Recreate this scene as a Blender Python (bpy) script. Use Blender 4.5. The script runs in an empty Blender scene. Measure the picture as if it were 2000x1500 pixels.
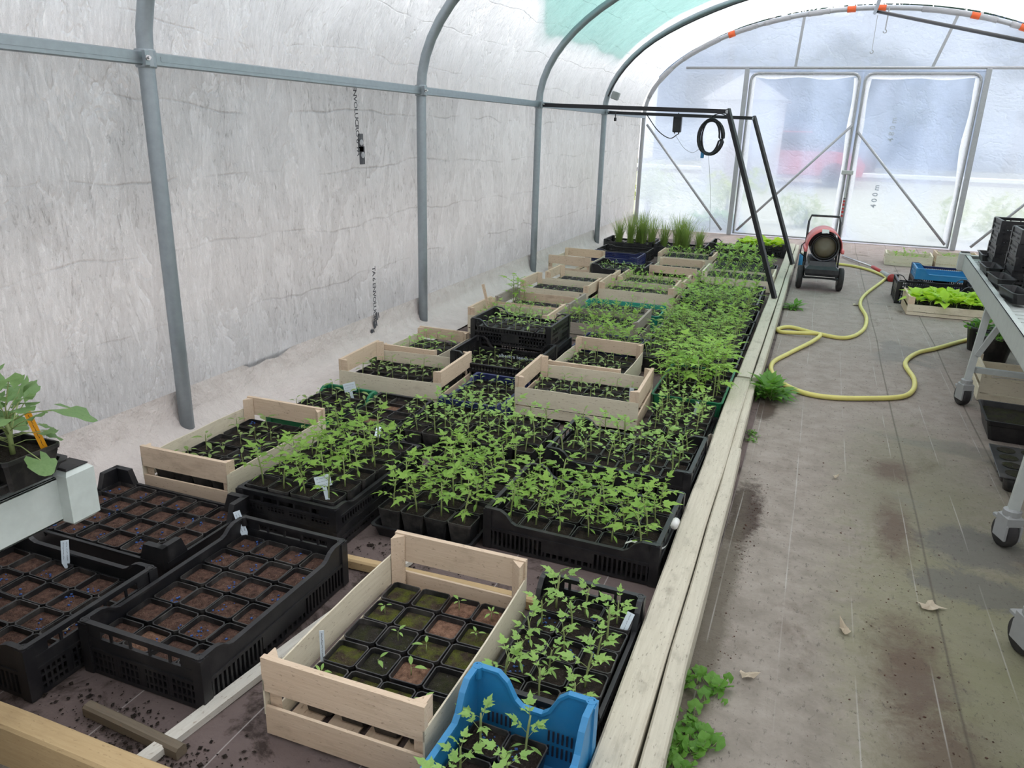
import bpy, math, random
from math import sin, cos, pi, radians as R, sqrt
from mathutils import Vector, Matrix, Euler, noise

random.seed(7)
SC = bpy.context.scene
COL = SC.collection

# ------------------------------------------------------------------ camera
FPX, CX0, CY0, HCAM = 1500.0, 1000.0, 750.0, 1.4
_vy, _xv = (1622.0, 270.0), 870.0
def _axes():
    a = (_vy[0] - CX0, _vy[1] - CY0)
    yv = (-FPX * FPX - a[0] * (_xv - CX0)) / a[1] + CY0
    dy = Vector((a[0] / FPX, -a[1] / FPX, -1)).normalized()
    dz = -Vector(((_xv - CX0) / FPX, -(yv - CY0) / FPX, -1)).normalized()
    return Matrix((dy.cross(dz), dy, dz))
RC = _axes()                       # world = RC @ camera vector
def ray(u, v): return RC @ Vector(((u - CX0) / FPX, -(v - CY0) / FPX, -1))
def on_z(u, v, z=0.0):
    d = ray(u, v); t = (z - HCAM) / d.z; return Vector((d.x * t, d.y * t, z))
def on_y(u, v, y):
    d = ray(u, v); t = y / d.y; return Vector((d.x * t, y, HCAM + d.z * t))
def on_x(u, v, x):
    d = ray(u, v); t = x / d.x; return Vector((x, d.y * t, HCAM + d.z * t))
cam = bpy.data.cameras.new('camera'); cam.sensor_width = 36; cam.lens = FPX / 2000 * 36
cam.clip_start = 0.02; cam.clip_end = 400
camo = bpy.data.objects.new('camera', cam); COL.objects.link(camo)
camo.matrix_world = Matrix.Translation((0, 0, HCAM)) @ RC.to_4x4()
SC.camera = camo

# ------------------------------------------------------------------ sky, sun, exposure
W = bpy.data.worlds.new('overcast_sky'); SC.world = W; W.use_nodes = True
nt = W.node_tree; nt.nodes.clear()
wo = nt.nodes.new('ShaderNodeOutputWorld'); bg = nt.nodes.new('ShaderNodeBackground')
tc = nt.nodes.new('ShaderNodeTexCoord'); sep = nt.nodes.new('ShaderNodeSeparateXYZ')
ra = nt.nodes.new('ShaderNodeValToRGB')
ra.color_ramp.elements[0].position = 0.46; ra.color_ramp.elements[0].color = (0.66, 0.68, 0.70, 1)
ra.color_ramp.elements[1].position = 0.85; ra.color_ramp.elements[1].color = (0.90, 0.95, 1.0, 1)
mp = nt.nodes.new('ShaderNodeMapRange'); mp.inputs[1].default_value = -1
nt.links.new(tc.outputs['Generated'], sep.inputs[0]); nt.links.new(sep.outputs[2], mp.inputs[0])
nt.links.new(mp.outputs[0], ra.inputs[0]); nt.links.new(ra.outputs[0], bg.inputs[0])
bg.inputs[1].default_value = 2.3
nt.links.new(bg.outputs[0], wo.inputs[0])
sl = bpy.data.lights.new('sun', 'SUN'); sl.energy = 3.2; sl.angle = R(12); sl.color = (1, 0.95, 0.88)
so = bpy.data.objects.new('sun', sl); COL.objects.link(so)
so.rotation_euler = Vector((-0.35, -0.62, -0.9)).to_track_quat('-Z', 'Y').to_euler()
so.location = (6, 14, 12)
vs = SC.view_settings
SC.display_settings.display_device = 'sRGB'
vs.view_transform = 'Standard'; vs.look = 'None'; vs.gamma = 1; vs.use_curve_mapping = False
vs.exposure = 0.17
SC.cycles.max_bounces = 9; SC.cycles.diffuse_bounces = 4; SC.cycles.glossy_bounces = 2; SC.cycles.transmission_bounces = 6; SC.cycles.transparent_max_bounces = 8

# ------------------------------------------------------------------ materials
class NB:
    def __init__(s, name):
        s.m = bpy.data.materials.new(name); s.m.use_nodes = True
        s.t = s.m.node_tree; s.t.nodes.clear()
        s.out = s.t.nodes.new('ShaderNodeOutputMaterial')
    def n(s, typ, **kw):
        o = s.t.nodes.new(typ)
        for k, v in kw.items():
            if k.startswith('i_'):
                key = k[2:]; key = int(key) if key.isdigit() else key.replace('_', ' ')
                if hasattr(v, 'is_output') or isinstance(v, bpy.types.NodeSocket): s.t.links.new(v, o.inputs[key])
                else: o.inputs[key].default_value = v
            else: setattr(o, k, v)
        return o
    def coord(s, kind='Object', scale=(1, 1, 1), rnd=0.0, loc=None):
        c = s.n('ShaderNodeTexCoord').outputs[kind]
        if rnd:
            oi = s.n('ShaderNodeObjectInfo')
            mu = s.n('ShaderNodeMath', operation='MULTIPLY', i_0=oi.outputs['Random'], i_1=rnd)
            c = s.n('ShaderNodeVectorMath', operation='ADD', i_0=c, i_1=mu.outputs[0]).outputs[0]
        m = s.n('ShaderNodeMapping', i_Vector=c); m.inputs['Scale'].default_value = scale
        if loc: m.inputs['Location'].default_value = loc
        return m.outputs[0]
    def noise(s, vec, scale=5, detail=3, rough=0.5, dist=0.0):
        return s.n('ShaderNodeTexNoise', i_Vector=vec, i_Scale=scale, i_Detail=detail, i_Roughness=rough, i_Distortion=dist).outputs[0]
    def ramp(s, fac, *stops):
        r = s.n('ShaderNodeValToRGB', i_Fac=fac); e = r.color_ramp.elements
        while len(e) < len(stops): e.new(0.5)
        for el, (p, c) in zip(e, stops):
            el.position = p
            el.color = (c, c, c, 1) if isinstance(c, (int, float)) else (*c, 1)
        return r.outputs[0]
    def mix(s, fac, a, b, mode='MIX'):
        m = s.n('ShaderNodeMix', data_type='RGBA', blend_type=mode)
        for idx, v in ((0, fac), (6, a), (7, b)):
            if isinstance(v, bpy.types.NodeSocket): s.t.links.new(v, m.inputs[idx])
            elif idx == 0: m.inputs[0].default_value = v
            else: m.inputs[idx].default_value = (*v, 1)
        return m.outputs[2]
    def math(s, op, a, b=0.0, clamp=False):
        return s.n('ShaderNodeMath', operation=op, i_0=a, i_1=b, use_clamp=clamp).outputs[0]
    def bump(s, h, strength=0.3, dist=0.01):
        return s.n('ShaderNodeBump', i_Height=h, i_Strength=strength, i_Distance=dist).outputs[0]
    def pbr(s, col, rough=0.6, metal=0.0, nrm=None, spec=0.5, **kw):
        b = s.n('ShaderNodeBsdfPrincipled')
        for k, v in (('Base Color', col), ('Roughness', rough), ('Metallic', metal), ('Specular IOR Level', spec)):
            if isinstance(v, bpy.types.NodeSocket): s.t.links.new(v, b.inputs[k])
            elif k == 'Base Color': b.inputs[k].default_value = (*v, 1)
            else: b.inputs[k].default_value = v
        if nrm is not None: s.t.links.new(nrm, b.inputs['Normal'])
        return b.outputs[0]
    def done(s, sh):
        s.t.links.new(sh, s.out.inputs[0]); return s.m

M = {}
def plastic(name, col, rough=0.42, dust=0.35, dustcol=(0.22, 0.20, 0.18)):
    b = NB(name); v = b.coord(rnd=9.0)
    n1 = b.noise(v, 14, 5, 0.65)
    c = b.mix(b.math('MULTIPLY', b.ramp(n1, (0.45, 0.0), (0.8, 1.0)), dust), col, dustcol)
    M[name] = b.done(b.pbr(c, b.math('ADD', b.math('MULTIPLY', n1, 0.35), rough - 0.12), nrm=b.bump(b.noise(v, 180, 2), 0.08, 0.002)))
plastic('black_plastic', (0.010, 0.010, 0.012), 0.36, 0.13)
plastic('pot_plastic', (0.013, 0.013, 0.014), 0.34, 0.38)
plastic('blue_plastic', (0.022, 0.20, 0.42), 0.38, 0.12, (0.3, 0.4, 0.45))
plastic('navy_plastic', (0.010, 0.02, 0.10), 0.38, 0.2)
plastic('green_plastic', (0.012, 0.17, 0.075), 0.38, 0.15)
plastic('teal_plastic', (0.015, 0.26, 0.19), 0.38, 0.15)
plastic('orange_tag', (0.85, 0.36, 0.01), 0.4, 0.08)
plastic('white_tag', (0.60, 0.68, 0.74), 0.4, 0.12)
plastic('white_plastic', (0.72, 0.72, 0.70), 0.4, 0.15)
plastic('yellow_hose', (0.62, 0.56, 0.16), 0.42, 0.3, (0.35, 0.30, 0.16))
plastic('rubber', (0.018, 0.017, 0.018), 0.7, 0.5, (0.10, 0.09, 0.085))
plastic('pink_enamel', (0.72, 0.17, 0.17), 0.35, 0.15, (0.6, 0.4, 0.38))
plastic('black_enamel', (0.012, 0.012, 0.016), 0.35, 0.15)
plastic('grey_plastic', (0.30, 0.31, 0.31), 0.45, 0.3)
plastic('red_plastic', (0.45, 0.03, 0.03), 0.4, 0.2)
plastic('orange_tape', (0.80, 0.13, 0.03), 0.5, 0.1)
plastic('terracotta', (0.42, 0.09, 0.05), 0.6, 0.2)
plastic('ink', (0.012, 0.014, 0.03), 0.7, 0.05)
plastic('print_ink', (0.05, 0.05, 0.06), 0.7, 0.5, (0.3, 0.3, 0.3))
plastic('print_faint', (0.50, 0.55, 0.63), 0.7, 0.4, (0.5, 0.5, 0.5))
plastic('pellet_blue', (0.02, 0.07, 0.25), 0.6, 0.3, (0.1, 0.2, 0.4))
plastic('cream_can', (0.70, 0.66, 0.55), 0.4, 0.2)
plastic('car_red', (0.55, 0.03, 0.05), 0.3, 0.1)
plastic('olive_metal', (0.10, 0.085, 0.05), 0.5, 0.3)

def wood(name, c0, c1, stain=(0.2, 0.13, 0.08), stain_amt=0.35, grey=0.0):
    b = NB(name); v = b.coord(scale=(2.2, 26, 26), rnd=13.0); v2 = b.coord(scale=(5, 9, 9), rnd=7.0)
    g = b.noise(v, 5, 4, 0.6, 0.6); s = b.noise(v2, 1.6, 4, 0.62)
    oi = b.n('ShaderNodeObjectInfo').outputs['Random']
    c = b.mix(g, c0, c1)
    c = b.mix(b.math('MULTIPLY', oi, 0.35), c, tuple(x * 0.72 for x in c1))
    c = b.mix(b.math('MULTIPLY', b.ramp(s, (0.55, 0.0), (0.8, 1.0)), stain_amt), c, stain)
    f = b.noise(b.coord(scale=(60, 160, 160), rnd=5.0), 1.0, 2)
    c = b.mix(b.math('MULTIPLY', b.ramp(f, (0.64, 0.0), (0.72, 1.0)), 0.5), c, stain)
    M[name] = b.done(b.pbr(c, 0.72, nrm=b.bump(g, 0.25, 0.003), spec=0.25))
wood('poplar', (0.52, 0.385, 0.265), (0.72, 0.58, 0.44), stain_amt=0.5)
wood('poplar_pale', (0.56, 0.49, 0.36), (0.74, 0.68, 0.54), stain_amt=0.35)
wood('weathered', (0.26, 0.22, 0.18), (0.42, 0.38, 0.33), stain=(0.12, 0.10, 0.08), stain_amt=0.4)
wood('plank_grey', (0.40, 0.36, 0.28), (0.62, 0.585, 0.48), stain=(0.15, 0.13, 0.10), stain_amt=0.6)
wood('plank_warm', (0.40, 0.27, 0.13), (0.58, 0.43, 0.24), stain=(0.25, 0.16, 0.08), stain_amt=0.4)
wood('bark_stick', (0.10, 0.08, 0.06), (0.22, 0.18, 0.13), stain_amt=0.4)
wood('pale_lath', (0.50, 0.47, 0.41), (0.68, 0.66, 0.60), stain_amt=0.25)

def soil(name, c0, c1, speck=(0.22, 0.17, 0.12), moss=None, amt=0.0):
    b = NB(name); v = b.coord(rnd=11.0)
    n = b.noise(v, 55, 5, 0.7); n2 = b.noise(v, 240, 2)
    c = b.mix(b.ramp(n, (0.3, 0.0), (0.7, 1.0)), c0, c1)
    c = b.mix(b.ramp(n2, (0.67, 0.0), (0.72, 1.0)), c, speck)
    if moss:
        mm = b.math('MULTIPLY', b.ramp(b.noise(v, 22, 4, 0.65), (0.42, 0.0), (0.62, 1.0)), amt)
        c = b.mix(mm, c, b.mix(n2, moss, tuple(x * 0.35 for x in moss)))
    M[name] = b.done(b.pbr(c, 0.92, nrm=b.bump(b.math('ADD', n, n2), 0.9, 0.006), spec=0.15))
soil('soil_brown', (0.024, 0.013, 0.010), (0.14, 0.078, 0.058))
soil('soil_dark', (0.010, 0.008, 0.007), (0.040, 0.030, 0.024), (0.12, 0.11, 0.10))
soil('soil_rust', (0.075, 0.038, 0.025), (0.26, 0.15, 0.10), (0.3, 0.2, 0.14))
soil('soil_moss', (0.022, 0.017, 0.012), (0.07, 0.05, 0.034), moss=(0.13, 0.15, 0.022), amt=0.85)
soil('soil_moss_dark', (0.012, 0.011, 0.010), (0.04, 0.034, 0.026), (0.15, 0.15, 0.14), moss=(0.05, 0.06, 0.014), amt=0.6)
SOILS = {'brown': 'soil_brown', 'dark': 'soil_dark', 'rust': 'soil_rust', 'moss': 'soil_moss', 'mossdark': 'soil_moss_dark'}

def leafmat(name, c0, c1, trans=0.4, gloss=0.45):
    b = NB(name); v = b.coord(rnd=5.0)
    oi = b.n('ShaderNodeObjectInfo').outputs['Random']
    f = b.math('ADD', b.math('MULTIPLY', b.noise(v, 28, 3), 0.8), b.math('MULTIPLY', oi, 0.3))
    c = b.mix(f, c0, c1)
    p = b.pbr(c, gloss, spec=0.35)
    t = b.n('ShaderNodeBsdfTranslucent', i_Color=b.mix(0.5, c, tuple(min(1, x * 1.6) for x in c1)))
    mx = b.n('ShaderNodeMixShader', i_Fac=trans, i_1=p, i_2=t.outputs[0])
    M[name] = b.done(mx.outputs[0])
leafmat('leaf_tomato', (0.11, 0.28, 0.042), (0.36, 0.55, 0.10))
leafmat('leaf_young', (0.17, 0.36, 0.085), (0.42, 0.62, 0.17))
leafmat('leaf_bright', (0.17, 0.38, 0.05), (0.38, 0.58, 0.10))
leafmat('leaf_lime', (0.30, 0.52, 0.03), (0.52, 0.74, 0.06))
leafmat('leaf_pepper', (0.14, 0.25, 0.07), (0.36, 0.48, 0.16))
leafmat('leaf_geranium', (0.10, 0.21, 0.07), (0.26, 0.40, 0.16))
leafmat('leaf_weed', (0.05, 0.17, 0.025), (0.17, 0.36, 0.05))
leafmat('leaf_chive', (0.14, 0.24, 0.05), (0.32, 0.42, 0.11))
leafmat('leaf_tree', (0.012, 0.035, 0.030), (0.035, 0.075, 0.055), 0.3)
leafmat('leaf_shrub', (0.20, 0.28, 0.06), (0.46, 0.50, 0.16), 0.4)
leafmat('leaf_dry', (0.34, 0.27, 0.19), (0.56, 0.49, 0.38), 0.2, 0.8)
leafmat('stem_green', (0.20, 0.27, 0.08), (0.36, 0.42, 0.18), 0.15)

def steel(name, c, rough=0.42, metal=0.55):
    b = NB(name); v = b.coord(scale=(1, 1, 1), rnd=3.0)
    n = b.noise(v, 30, 4, 0.6)
    M[name] = b.done(b.pbr(b.mix(n, c, tuple(x * 0.72 for x in c)), rough, metal, b.bump(n, 0.06, 0.002)))
steel('galvanised', (0.36, 0.41, 0.44))
steel('painted_steel', (0.50, 0.53, 0.51), 0.45, 0.1)
steel('trolley_white', (0.60, 0.66, 0.63), 0.45, 0.0)
steel('black_steel', (0.018, 0.018, 0.022), 0.4, 0.2)
steel('chrome', (0.62, 0.62, 0.62), 0.25, 0.9)
steel('grey_tube', (0.44, 0.45, 0.47), 0.45, 0.3)

def film(name, trans, tint=(0.93, 0.93, 0.95), crease_shade=0.25, bump=0.6, haze=None, grid=1.0, blur=0.6, brough=0.65):
    """thin polythene: part lets light straight through, part scatters it on, part reflects"""
    b = NB(name); v = b.coord(); sp = b.n('ShaderNodeSeparateXYZ', i_0=v); x, y, z = sp.outputs
    warp = b.noise(b.coord(), 1.1, 3, 0.5)
    crin = b.noise(b.coord(scale=(14, 50, 17)), 1.0, 5, 0.72, 0.9)          # short upright crinkles
    rn = b.noise(b.coord(scale=(2.0, 5.0, 2.4)), 1.0, 4, 0.6, 0.35)         # longer sharp-edged creases
    ridge = b.ramp(b.math('ABSOLUTE', b.math('SUBTRACT', rn, 0.5)), (0.0, 1.0), (0.035, 0.25), (0.16, 0.0))
    broad = b.noise(v, 2.2, 4, 0.6)
    def line(c, f, k, off, w):                                             # folds left from packing, slightly wandering
        q = b.math('ADD', b.math('MULTIPLY', c, f), b.math('ADD', b.math('MULTIPLY', warp, k), off))
        return b.ramp(b.math('ABSOLUTE', b.math('SUBTRACT', b.math('FRACT', q), 0.5)), (0.0, 1.0), (w, 0.0))
    zx = b.math('ADD', z, b.math('MULTIPLY', x, 0.55))
    patch = b.ramp(b.noise(b.coord(scale=(1, 2.1, 1.7)), 1.3, 3), (0.40, 0.0), (0.60, 1.0))
    fold = b.math('MULTIPLY', b.math('MAXIMUM', line(zx, 3.1, 0.75, 0.13, 0.022), b.math('MULTIPLY', line(y, 2.7, 0.8, 0.4, 0.014), 0.6)), b.math('MULTIPLY', patch, grid))
    h = b.math('ADD', b.math('MULTIPLY', crin, b.math('ADD', 0.35, b.math('MULTIPLY', patch, 0.5))), b.math('MULTIPLY', broad, 1.6))
    h = b.math('ADD', h, b.math('ADD', b.math('MULTIPLY', fold, 0.30), b.math('MULTIPLY', ridge, 0.35)))
    nrm = b.bump(h, bump, 0.035)
    dk = b.math('MULTIPLY', b.math('MULTIPLY', b.ramp(crin, (0.55, 0.0), (0.70, 1.0)), b.math('ADD', 0.35, patch)), crease_shade)  # light and shade of crinkles and folds painted into the film colour
    dk = b.math('ADD', dk, b.math('MULTIPLY', fold, crease_shade * 0.55), True)
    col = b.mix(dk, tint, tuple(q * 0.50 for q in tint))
    dk2 = b.math('MULTIPLY', b.ramp(rn, (0.50, 0.0), (0.54, 0.22), (0.64, 0.0)), crease_shade)
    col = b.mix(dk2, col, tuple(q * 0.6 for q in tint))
    col = b.mix(b.math('MULTIPLY', b.ramp(rn, (0.42, 0.0), (0.492, 0.35), (0.50, 0.0)), crease_shade), col, tuple(min(1, q * 1.35) for q in tint))  # pale lit edge painted along each crease
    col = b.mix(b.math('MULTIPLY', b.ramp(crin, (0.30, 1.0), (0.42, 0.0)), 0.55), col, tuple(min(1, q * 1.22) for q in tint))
    tl = b.n('ShaderNodeBsdfTranslucent', i_Color=col, i_Normal=nrm)
    df = b.n('ShaderNodeBsdfDiffuse', i_Color=col, i_Normal=nrm)
    gl = b.n('ShaderNodeBsdfGlossy', i_Color=(0.9, 0.9, 0.9, 1), i_Roughness=0.20, i_Normal=nrm)
    tp = b.n('ShaderNodeBsdfTransparent', i_Color=(0.96, 0.96, 0.97, 1))
    rf = b.n('ShaderNodeBsdfRefraction', i_Color=(0.95, 0.95, 0.97, 1), i_Roughness=brough, i_IOR=1.12)
    tp = b.n('ShaderNodeMixShader', i_Fac=blur, i_1=tp.outputs[0], i_2=rf.outputs[0])
    m1 = b.n('ShaderNodeMixShader', i_Fac=0.30, i_1=tl.outputs[0], i_2=df.outputs[0])
    lw = b.n('ShaderNodeFresnel', i_IOR=1.35, i_Normal=nrm).outputs[0]
    m2 = b.n('ShaderNodeMixShader', i_Fac=b.math('MULTIPLY', lw, 0.7), i_1=m1.outputs[0], i_2=gl.outputs[0])
    tf = trans
    if haze: tf = b.math('MULTIPLY', b.ramp(b.noise(b.coord(scale=haze), 1.0, 3, 0.5, 0.3), (0.45, 1.0), (0.55, 0.62)), trans)
    m3 = b.n('ShaderNodeMixShader', i_Fac=tf, i_1=m2.outputs[0], i_2=tp.outputs[0])
    M[name] = b.done(m3.outputs[0])
film('film_wall', 0.12, (0.69, 0.70, 0.72), 0.95, bump=1.0, blur=1.0, brough=0.95)
film('film_roof', 0.06, (0.84, 0.84, 0.86), 0.6, bump=0.9, blur=1.0)
film('film_gable', 0.52, (0.66, 0.73, 0.90), 0.10, bump=0.3, haze=(0.5, 0.5, 0.8), grid=0.0, blur=0.6, brough=0.45)
film('film_door', 0.58, (0.55, 0.64, 0.86), 0.10, bump=0.3, haze=(0.9, 0.5, 0.5), grid=0.0, blur=0.6, brough=0.45)
film('film_edge', 0.02, (0.92, 0.92, 0.94), 0.10, bump=0.4, grid=0.3)
def net():
    b = NB('shade_net'); v = b.coord()
    n = b.noise(v, 2.0, 4, 0.6)
    c = b.mix(n, (0.20, 0.52, 0.46), (0.38, 0.68, 0.60))
    t = b.n('ShaderNodeBsdfTranslucent', i_Color=c); d = b.n('ShaderNodeBsdfDiffuse', i_Color=c)
    m1 = b.n('ShaderNodeMixShader', i_Fac=0.3, i_1=t.outputs[0], i_2=d.outputs[0])
    tp = b.n('ShaderNodeBsdfTransparent', i_Color=(0.60, 0.90, 0.85, 1))
    M['shade_net'] = b.done(b.n('ShaderNodeMixShader', i_Fac=0.4, i_1=m1.outputs[0], i_2=tp.outputs[0]).outputs[0])
net()

def floor_mat():
    b = NB('ground_cover'); v = b.coord(); sp = b.n('ShaderNodeSeparateXYZ', i_0=v); x, y = sp.outputs[0], sp.outputs[1]
    fine = b.noise(v, 90, 3, 0.6); mid = b.noise(v, 9, 5, 0.65); big = b.noise(v, 1.3, 4, 0.6)
    c = b.mix(b.ramp(mid, (0.35, 0.0), (0.7, 1.0)), (0.205, 0.180, 0.150), (0.325, 0.290, 0.250))
    c = b.mix(b.math('MULTIPLY', fine, 0.25), c, (0.14, 0.12, 0.10))
    # mauve-brown further in
    c = b.mix(b.math('MULTIPLY', b.ramp(y, (0.0, 0.0), (1.0, 1.0)), 1.0) if False else b.n('ShaderNodeMapRange', i_0=y, i_1=2.5, i_2=7.0, i_3=0.0, i_4=0.75).outputs[0], c, b.mix(mid, (0.23, 0.175, 0.158), (0.40, 0.325, 0.30)))
    # green film of algae along the right part of the path
    ax = b.math('MULTIPLY', b.n('ShaderNodeMapRange', i_0=x, i_1=0.10, i_2=0.5).outputs[0], b.n('ShaderNodeMapRange', i_0=y, i_1=4.4, i_2=2.2).outputs[0])
    al = b.math('MULTIPLY', ax, b.ramp(b.noise(v, 2.6, 4, 0.6), (0.40, 0.0), (0.68, 1.0)))
    c = b.mix(b.math('MULTIPLY', al, 0.75), c, (0.150, 0.155, 0.060))
    # damp dark blotches
    dp = b.math('MULTIPLY', b.ramp(b.noise(b.coord(loc=(3.1, 1.7, 0)), 1.7, 3, 0.5, 0.8), (0.60, 0.0), (0.64, 1.0)), b.n('ShaderNodeMapRange', i_0=x, i_1=0.2, i_2=0.6).outputs[0])
    c = b.mix(b.math('MULTIPLY', dp, 0.45), c, (0.075, 0.070, 0.060))
    # brown spilt compost
    br = b.ramp(b.noise(b.coord(loc=(0.3, 4.2, 0), scale=(1.6, 0.9, 1)), 1.9, 6, 0.68, 0.3), (0.60, 0.0), (0.70, 1.0))
    br = b.math('MULTIPLY', br, b.n('ShaderNodeMapRange', i_0=x, i_1=-0.2, i_2=0.25).outputs[0])
    c = b.mix(b.math('MULTIPLY', br, 0.85), c, (0.085, 0.055, 0.038))
    # particular stains: trodden compost, algae and damp by the trolley, dirt along the plank
    wn = b.noise(b.coord(), 9.0, 6, 0.78, 0.3)
    def stain(c, x0, y0, rx, ry, col, amt, lo=0.40, hi=0.75):
        dx = b.math('DIVIDE', b.math('SUBTRACT', x, x0), rx); dy = b.math('DIVIDE', b.math('SUBTRACT', y, y0), ry)
        d = b.math('SQRT', b.math('ADD', b.math('MULTIPLY', dx, dx), b.math('MULTIPLY', dy, dy)))
        f = b.math('SUBTRACT', b.math('ADD', wn, 0.52), b.math('MULTIPLY', d, 0.55))
        return b.mix(b.math('MULTIPLY', b.ramp(f, (lo, 0.0), (hi, 1.0)), amt), c, col)
    c = stain(c, 0.62, 2.25, 0.42, 0.95, (0.185, 0.182, 0.105), 0.7)
    c = stain(c, 0.55, 3.4, 0.35, 0.9, (0.150, 0.145, 0.095), 0.6)
    c = stain(c, 0.70, 2.92, 0.22, 0.20, (0.11, 0.105, 0.098), 0.75, 0.48, 0.66)
    c = stain(c, 0.66, 2.62, 0.24, 0.14, (0.115, 0.11, 0.10), 0.75, 0.48, 0.66)
    c = stain(c, 0.42, 2.08, 0.13, 0.32, (0.095, 0.062, 0.047), 0.85, 0.42, 0.85)
    c = stain(c, 0.47, 1.70, 0.16, 0.30, (0.10, 0.07, 0.052), 0.8, 0.42, 0.85)
    c = stain(c, 0.43, 2.95, 0.08, 0.35, (0.10, 0.068, 0.052), 0.8, 0.45, 0.85)
    c = stain(c, 0.46, 3.55, 0.12, 0.18, (0.10, 0.068, 0.052), 0.8, 0.45, 0.85)
    c = stain(c, -0.11, 2.85, 0.08, 0.35, (0.050, 0.034, 0.026), 0.95, 0.48, 0.68)
    c = stain(c, -0.13, 2.0, 0.06, 1.2, (0.10, 0.085, 0.062), 0.8, 0.45, 0.75)
    c = stain(c, -0.12, 4.15, 0.07, 0.25, (0.060, 0.040, 0.030), 0.9, 0.48, 0.7)
    # dark flecks
    c = b.mix(b.math('MULTIPLY', b.ramp(b.noise(b.coord(scale=(1.6, 0.8, 1)), 42, 5, 0.75), (0.57, 0.0), (0.68, 1.0)), 0.75), c, (0.055, 0.045, 0.038))
    # pale woven marker threads along the length, and darker lapped seams
    wob = b.math('MULTIPLY', b.noise(b.coord(scale=(0.0, 0.35, 0)), 1.0, 2), 0.06)
    xs = b.math('ADD', x, wob)
    fr = b.math('ABSOLUTE', b.math('SUBTRACT', b.math('FRACT', b.math('MULTIPLY', xs, 5.0)), 0.5))
    th = b.math('MULTIPLY', b.ramp(fr, (0.0, 1.0), (0.014, 0.0)), b.ramp(b.noise(b.coord(scale=(3, 1.2, 1)), 2.0, 2), (0.42, 0.0), (0.6, 0.5)))
    c = b.mix(th, c, (0.50, 0.49, 0.46))
    fr2 = b.math('ABSOLUTE', b.math('SUBTRACT', b.math('FRACT', b.math('ADD', b.math('MULTIPLY', xs, 2.6), 0.07)), 0.5))
    sm = b.math('MULTIPLY', b.ramp(fr2, (0.0, 1.0), (0.016, 0.0)), b.n('ShaderNodeMapRange', i_0=x, i_1=0.22, i_2=0.25).outputs[0])
    c = b.mix(b.math('MULTIPLY', sm, 0.75), c, (0.07, 0.06, 0.045))
    h = b.math('ADD', b.math('MULTIPLY', mid, 0.6), b.math('MULTIPLY', fine, 0.25))
    h = b.math('ADD', h, b.math('MULTIPLY', b.noise(b.coord(scale=(1, 2.2, 1)), 4.5, 4, 0.6, 1.0), 0.9))
    M['ground_cover'] = b.done(b.pbr(c, b.math('SUBTRACT', 0.8, b.math('MULTIPLY', dp, 0.25)), nrm=b.bump(h, 0.55, 0.02), spec=0.3))
floor_mat()
def bed_mat():
    b = NB('bed_cover'); v = b.coord(); mid = b.noise(v, 7, 5, 0.65); fine = b.noise(v, 110, 3)
    c = b.mix(mid, (0.085, 0.062, 0.058), (0.20, 0.155, 0.145))
    d = b.ramp(b.noise(v, 5.0, 6, 0.75, 0.4), (0.52, 0.0), (0.62, 1.0))
    c = b.mix(b.math('MULTIPLY', d, 0.85), c, (0.030, 0.021, 0.017))
    x = b.n('ShaderNodeSeparateXYZ', i_0=v).outputs[0]
    fr = b.math('ABSOLUTE', b.math('SUBTRACT', b.math('FRACT', b.math('MULTIPLY', x, 3.1)), 0.5))
    c = b.mix(b.math('MULTIPLY', b.ramp(fr, (0.0, 1.0), (0.008, 0.0)), 0.6), c, (0.5, 0.47, 0.45))
    M['bed_cover'] = b.done(b.pbr(c, 0.85, nrm=b.bump(b.math('ADD', mid, b.math('MULTIPLY', fine, 0.2)), 0.5, 0.015), spec=0.2))
bed_mat()
def simple(name, c0, c1, scale=6, rough=0.85, bump=0.4):
    b = NB(name); n = b.noise(b.coord(), scale, 5, 0.6)
    M[name] = b.done(b.pbr(b.mix(n, c0, c1), rough, nrm=b.bump(n, bump, 0.03), spec=0.2))
simple('outside_soil', (0.42, 0.35, 0.31), (0.56, 0.48, 0.43), 3)
simple('outside_grass', (0.24, 0.25, 0.18), (0.38, 0.37, 0.30), 4)
simple('film_skirt', (0.46, 0.41, 0.385), (0.68, 0.62, 0.59), 9, 0.5, 1.0)
simple('outside_render', (0.36, 0.31, 0.35), (0.44, 0.38, 0.42), 1)
simple('outside_coping', (0.85, 0.85, 0.85), (0.95, 0.95, 0.95), 3)
simple('outside_facade', (0.11, 0.17, 0.26), (0.16, 0.22, 0.32), 0.4, bump=0.1)
simple('bark', (0.05, 0.04, 0.03), (0.12, 0.09, 0.07), 12)
simple('car_glass', (0.03, 0.04, 0.05), (0.05, 0.06, 0.07), 2, 0.15, 0.0)
simple('house_white', (0.50, 0.50, 0.54), (0.58, 0.57, 0.62), 1)

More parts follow.
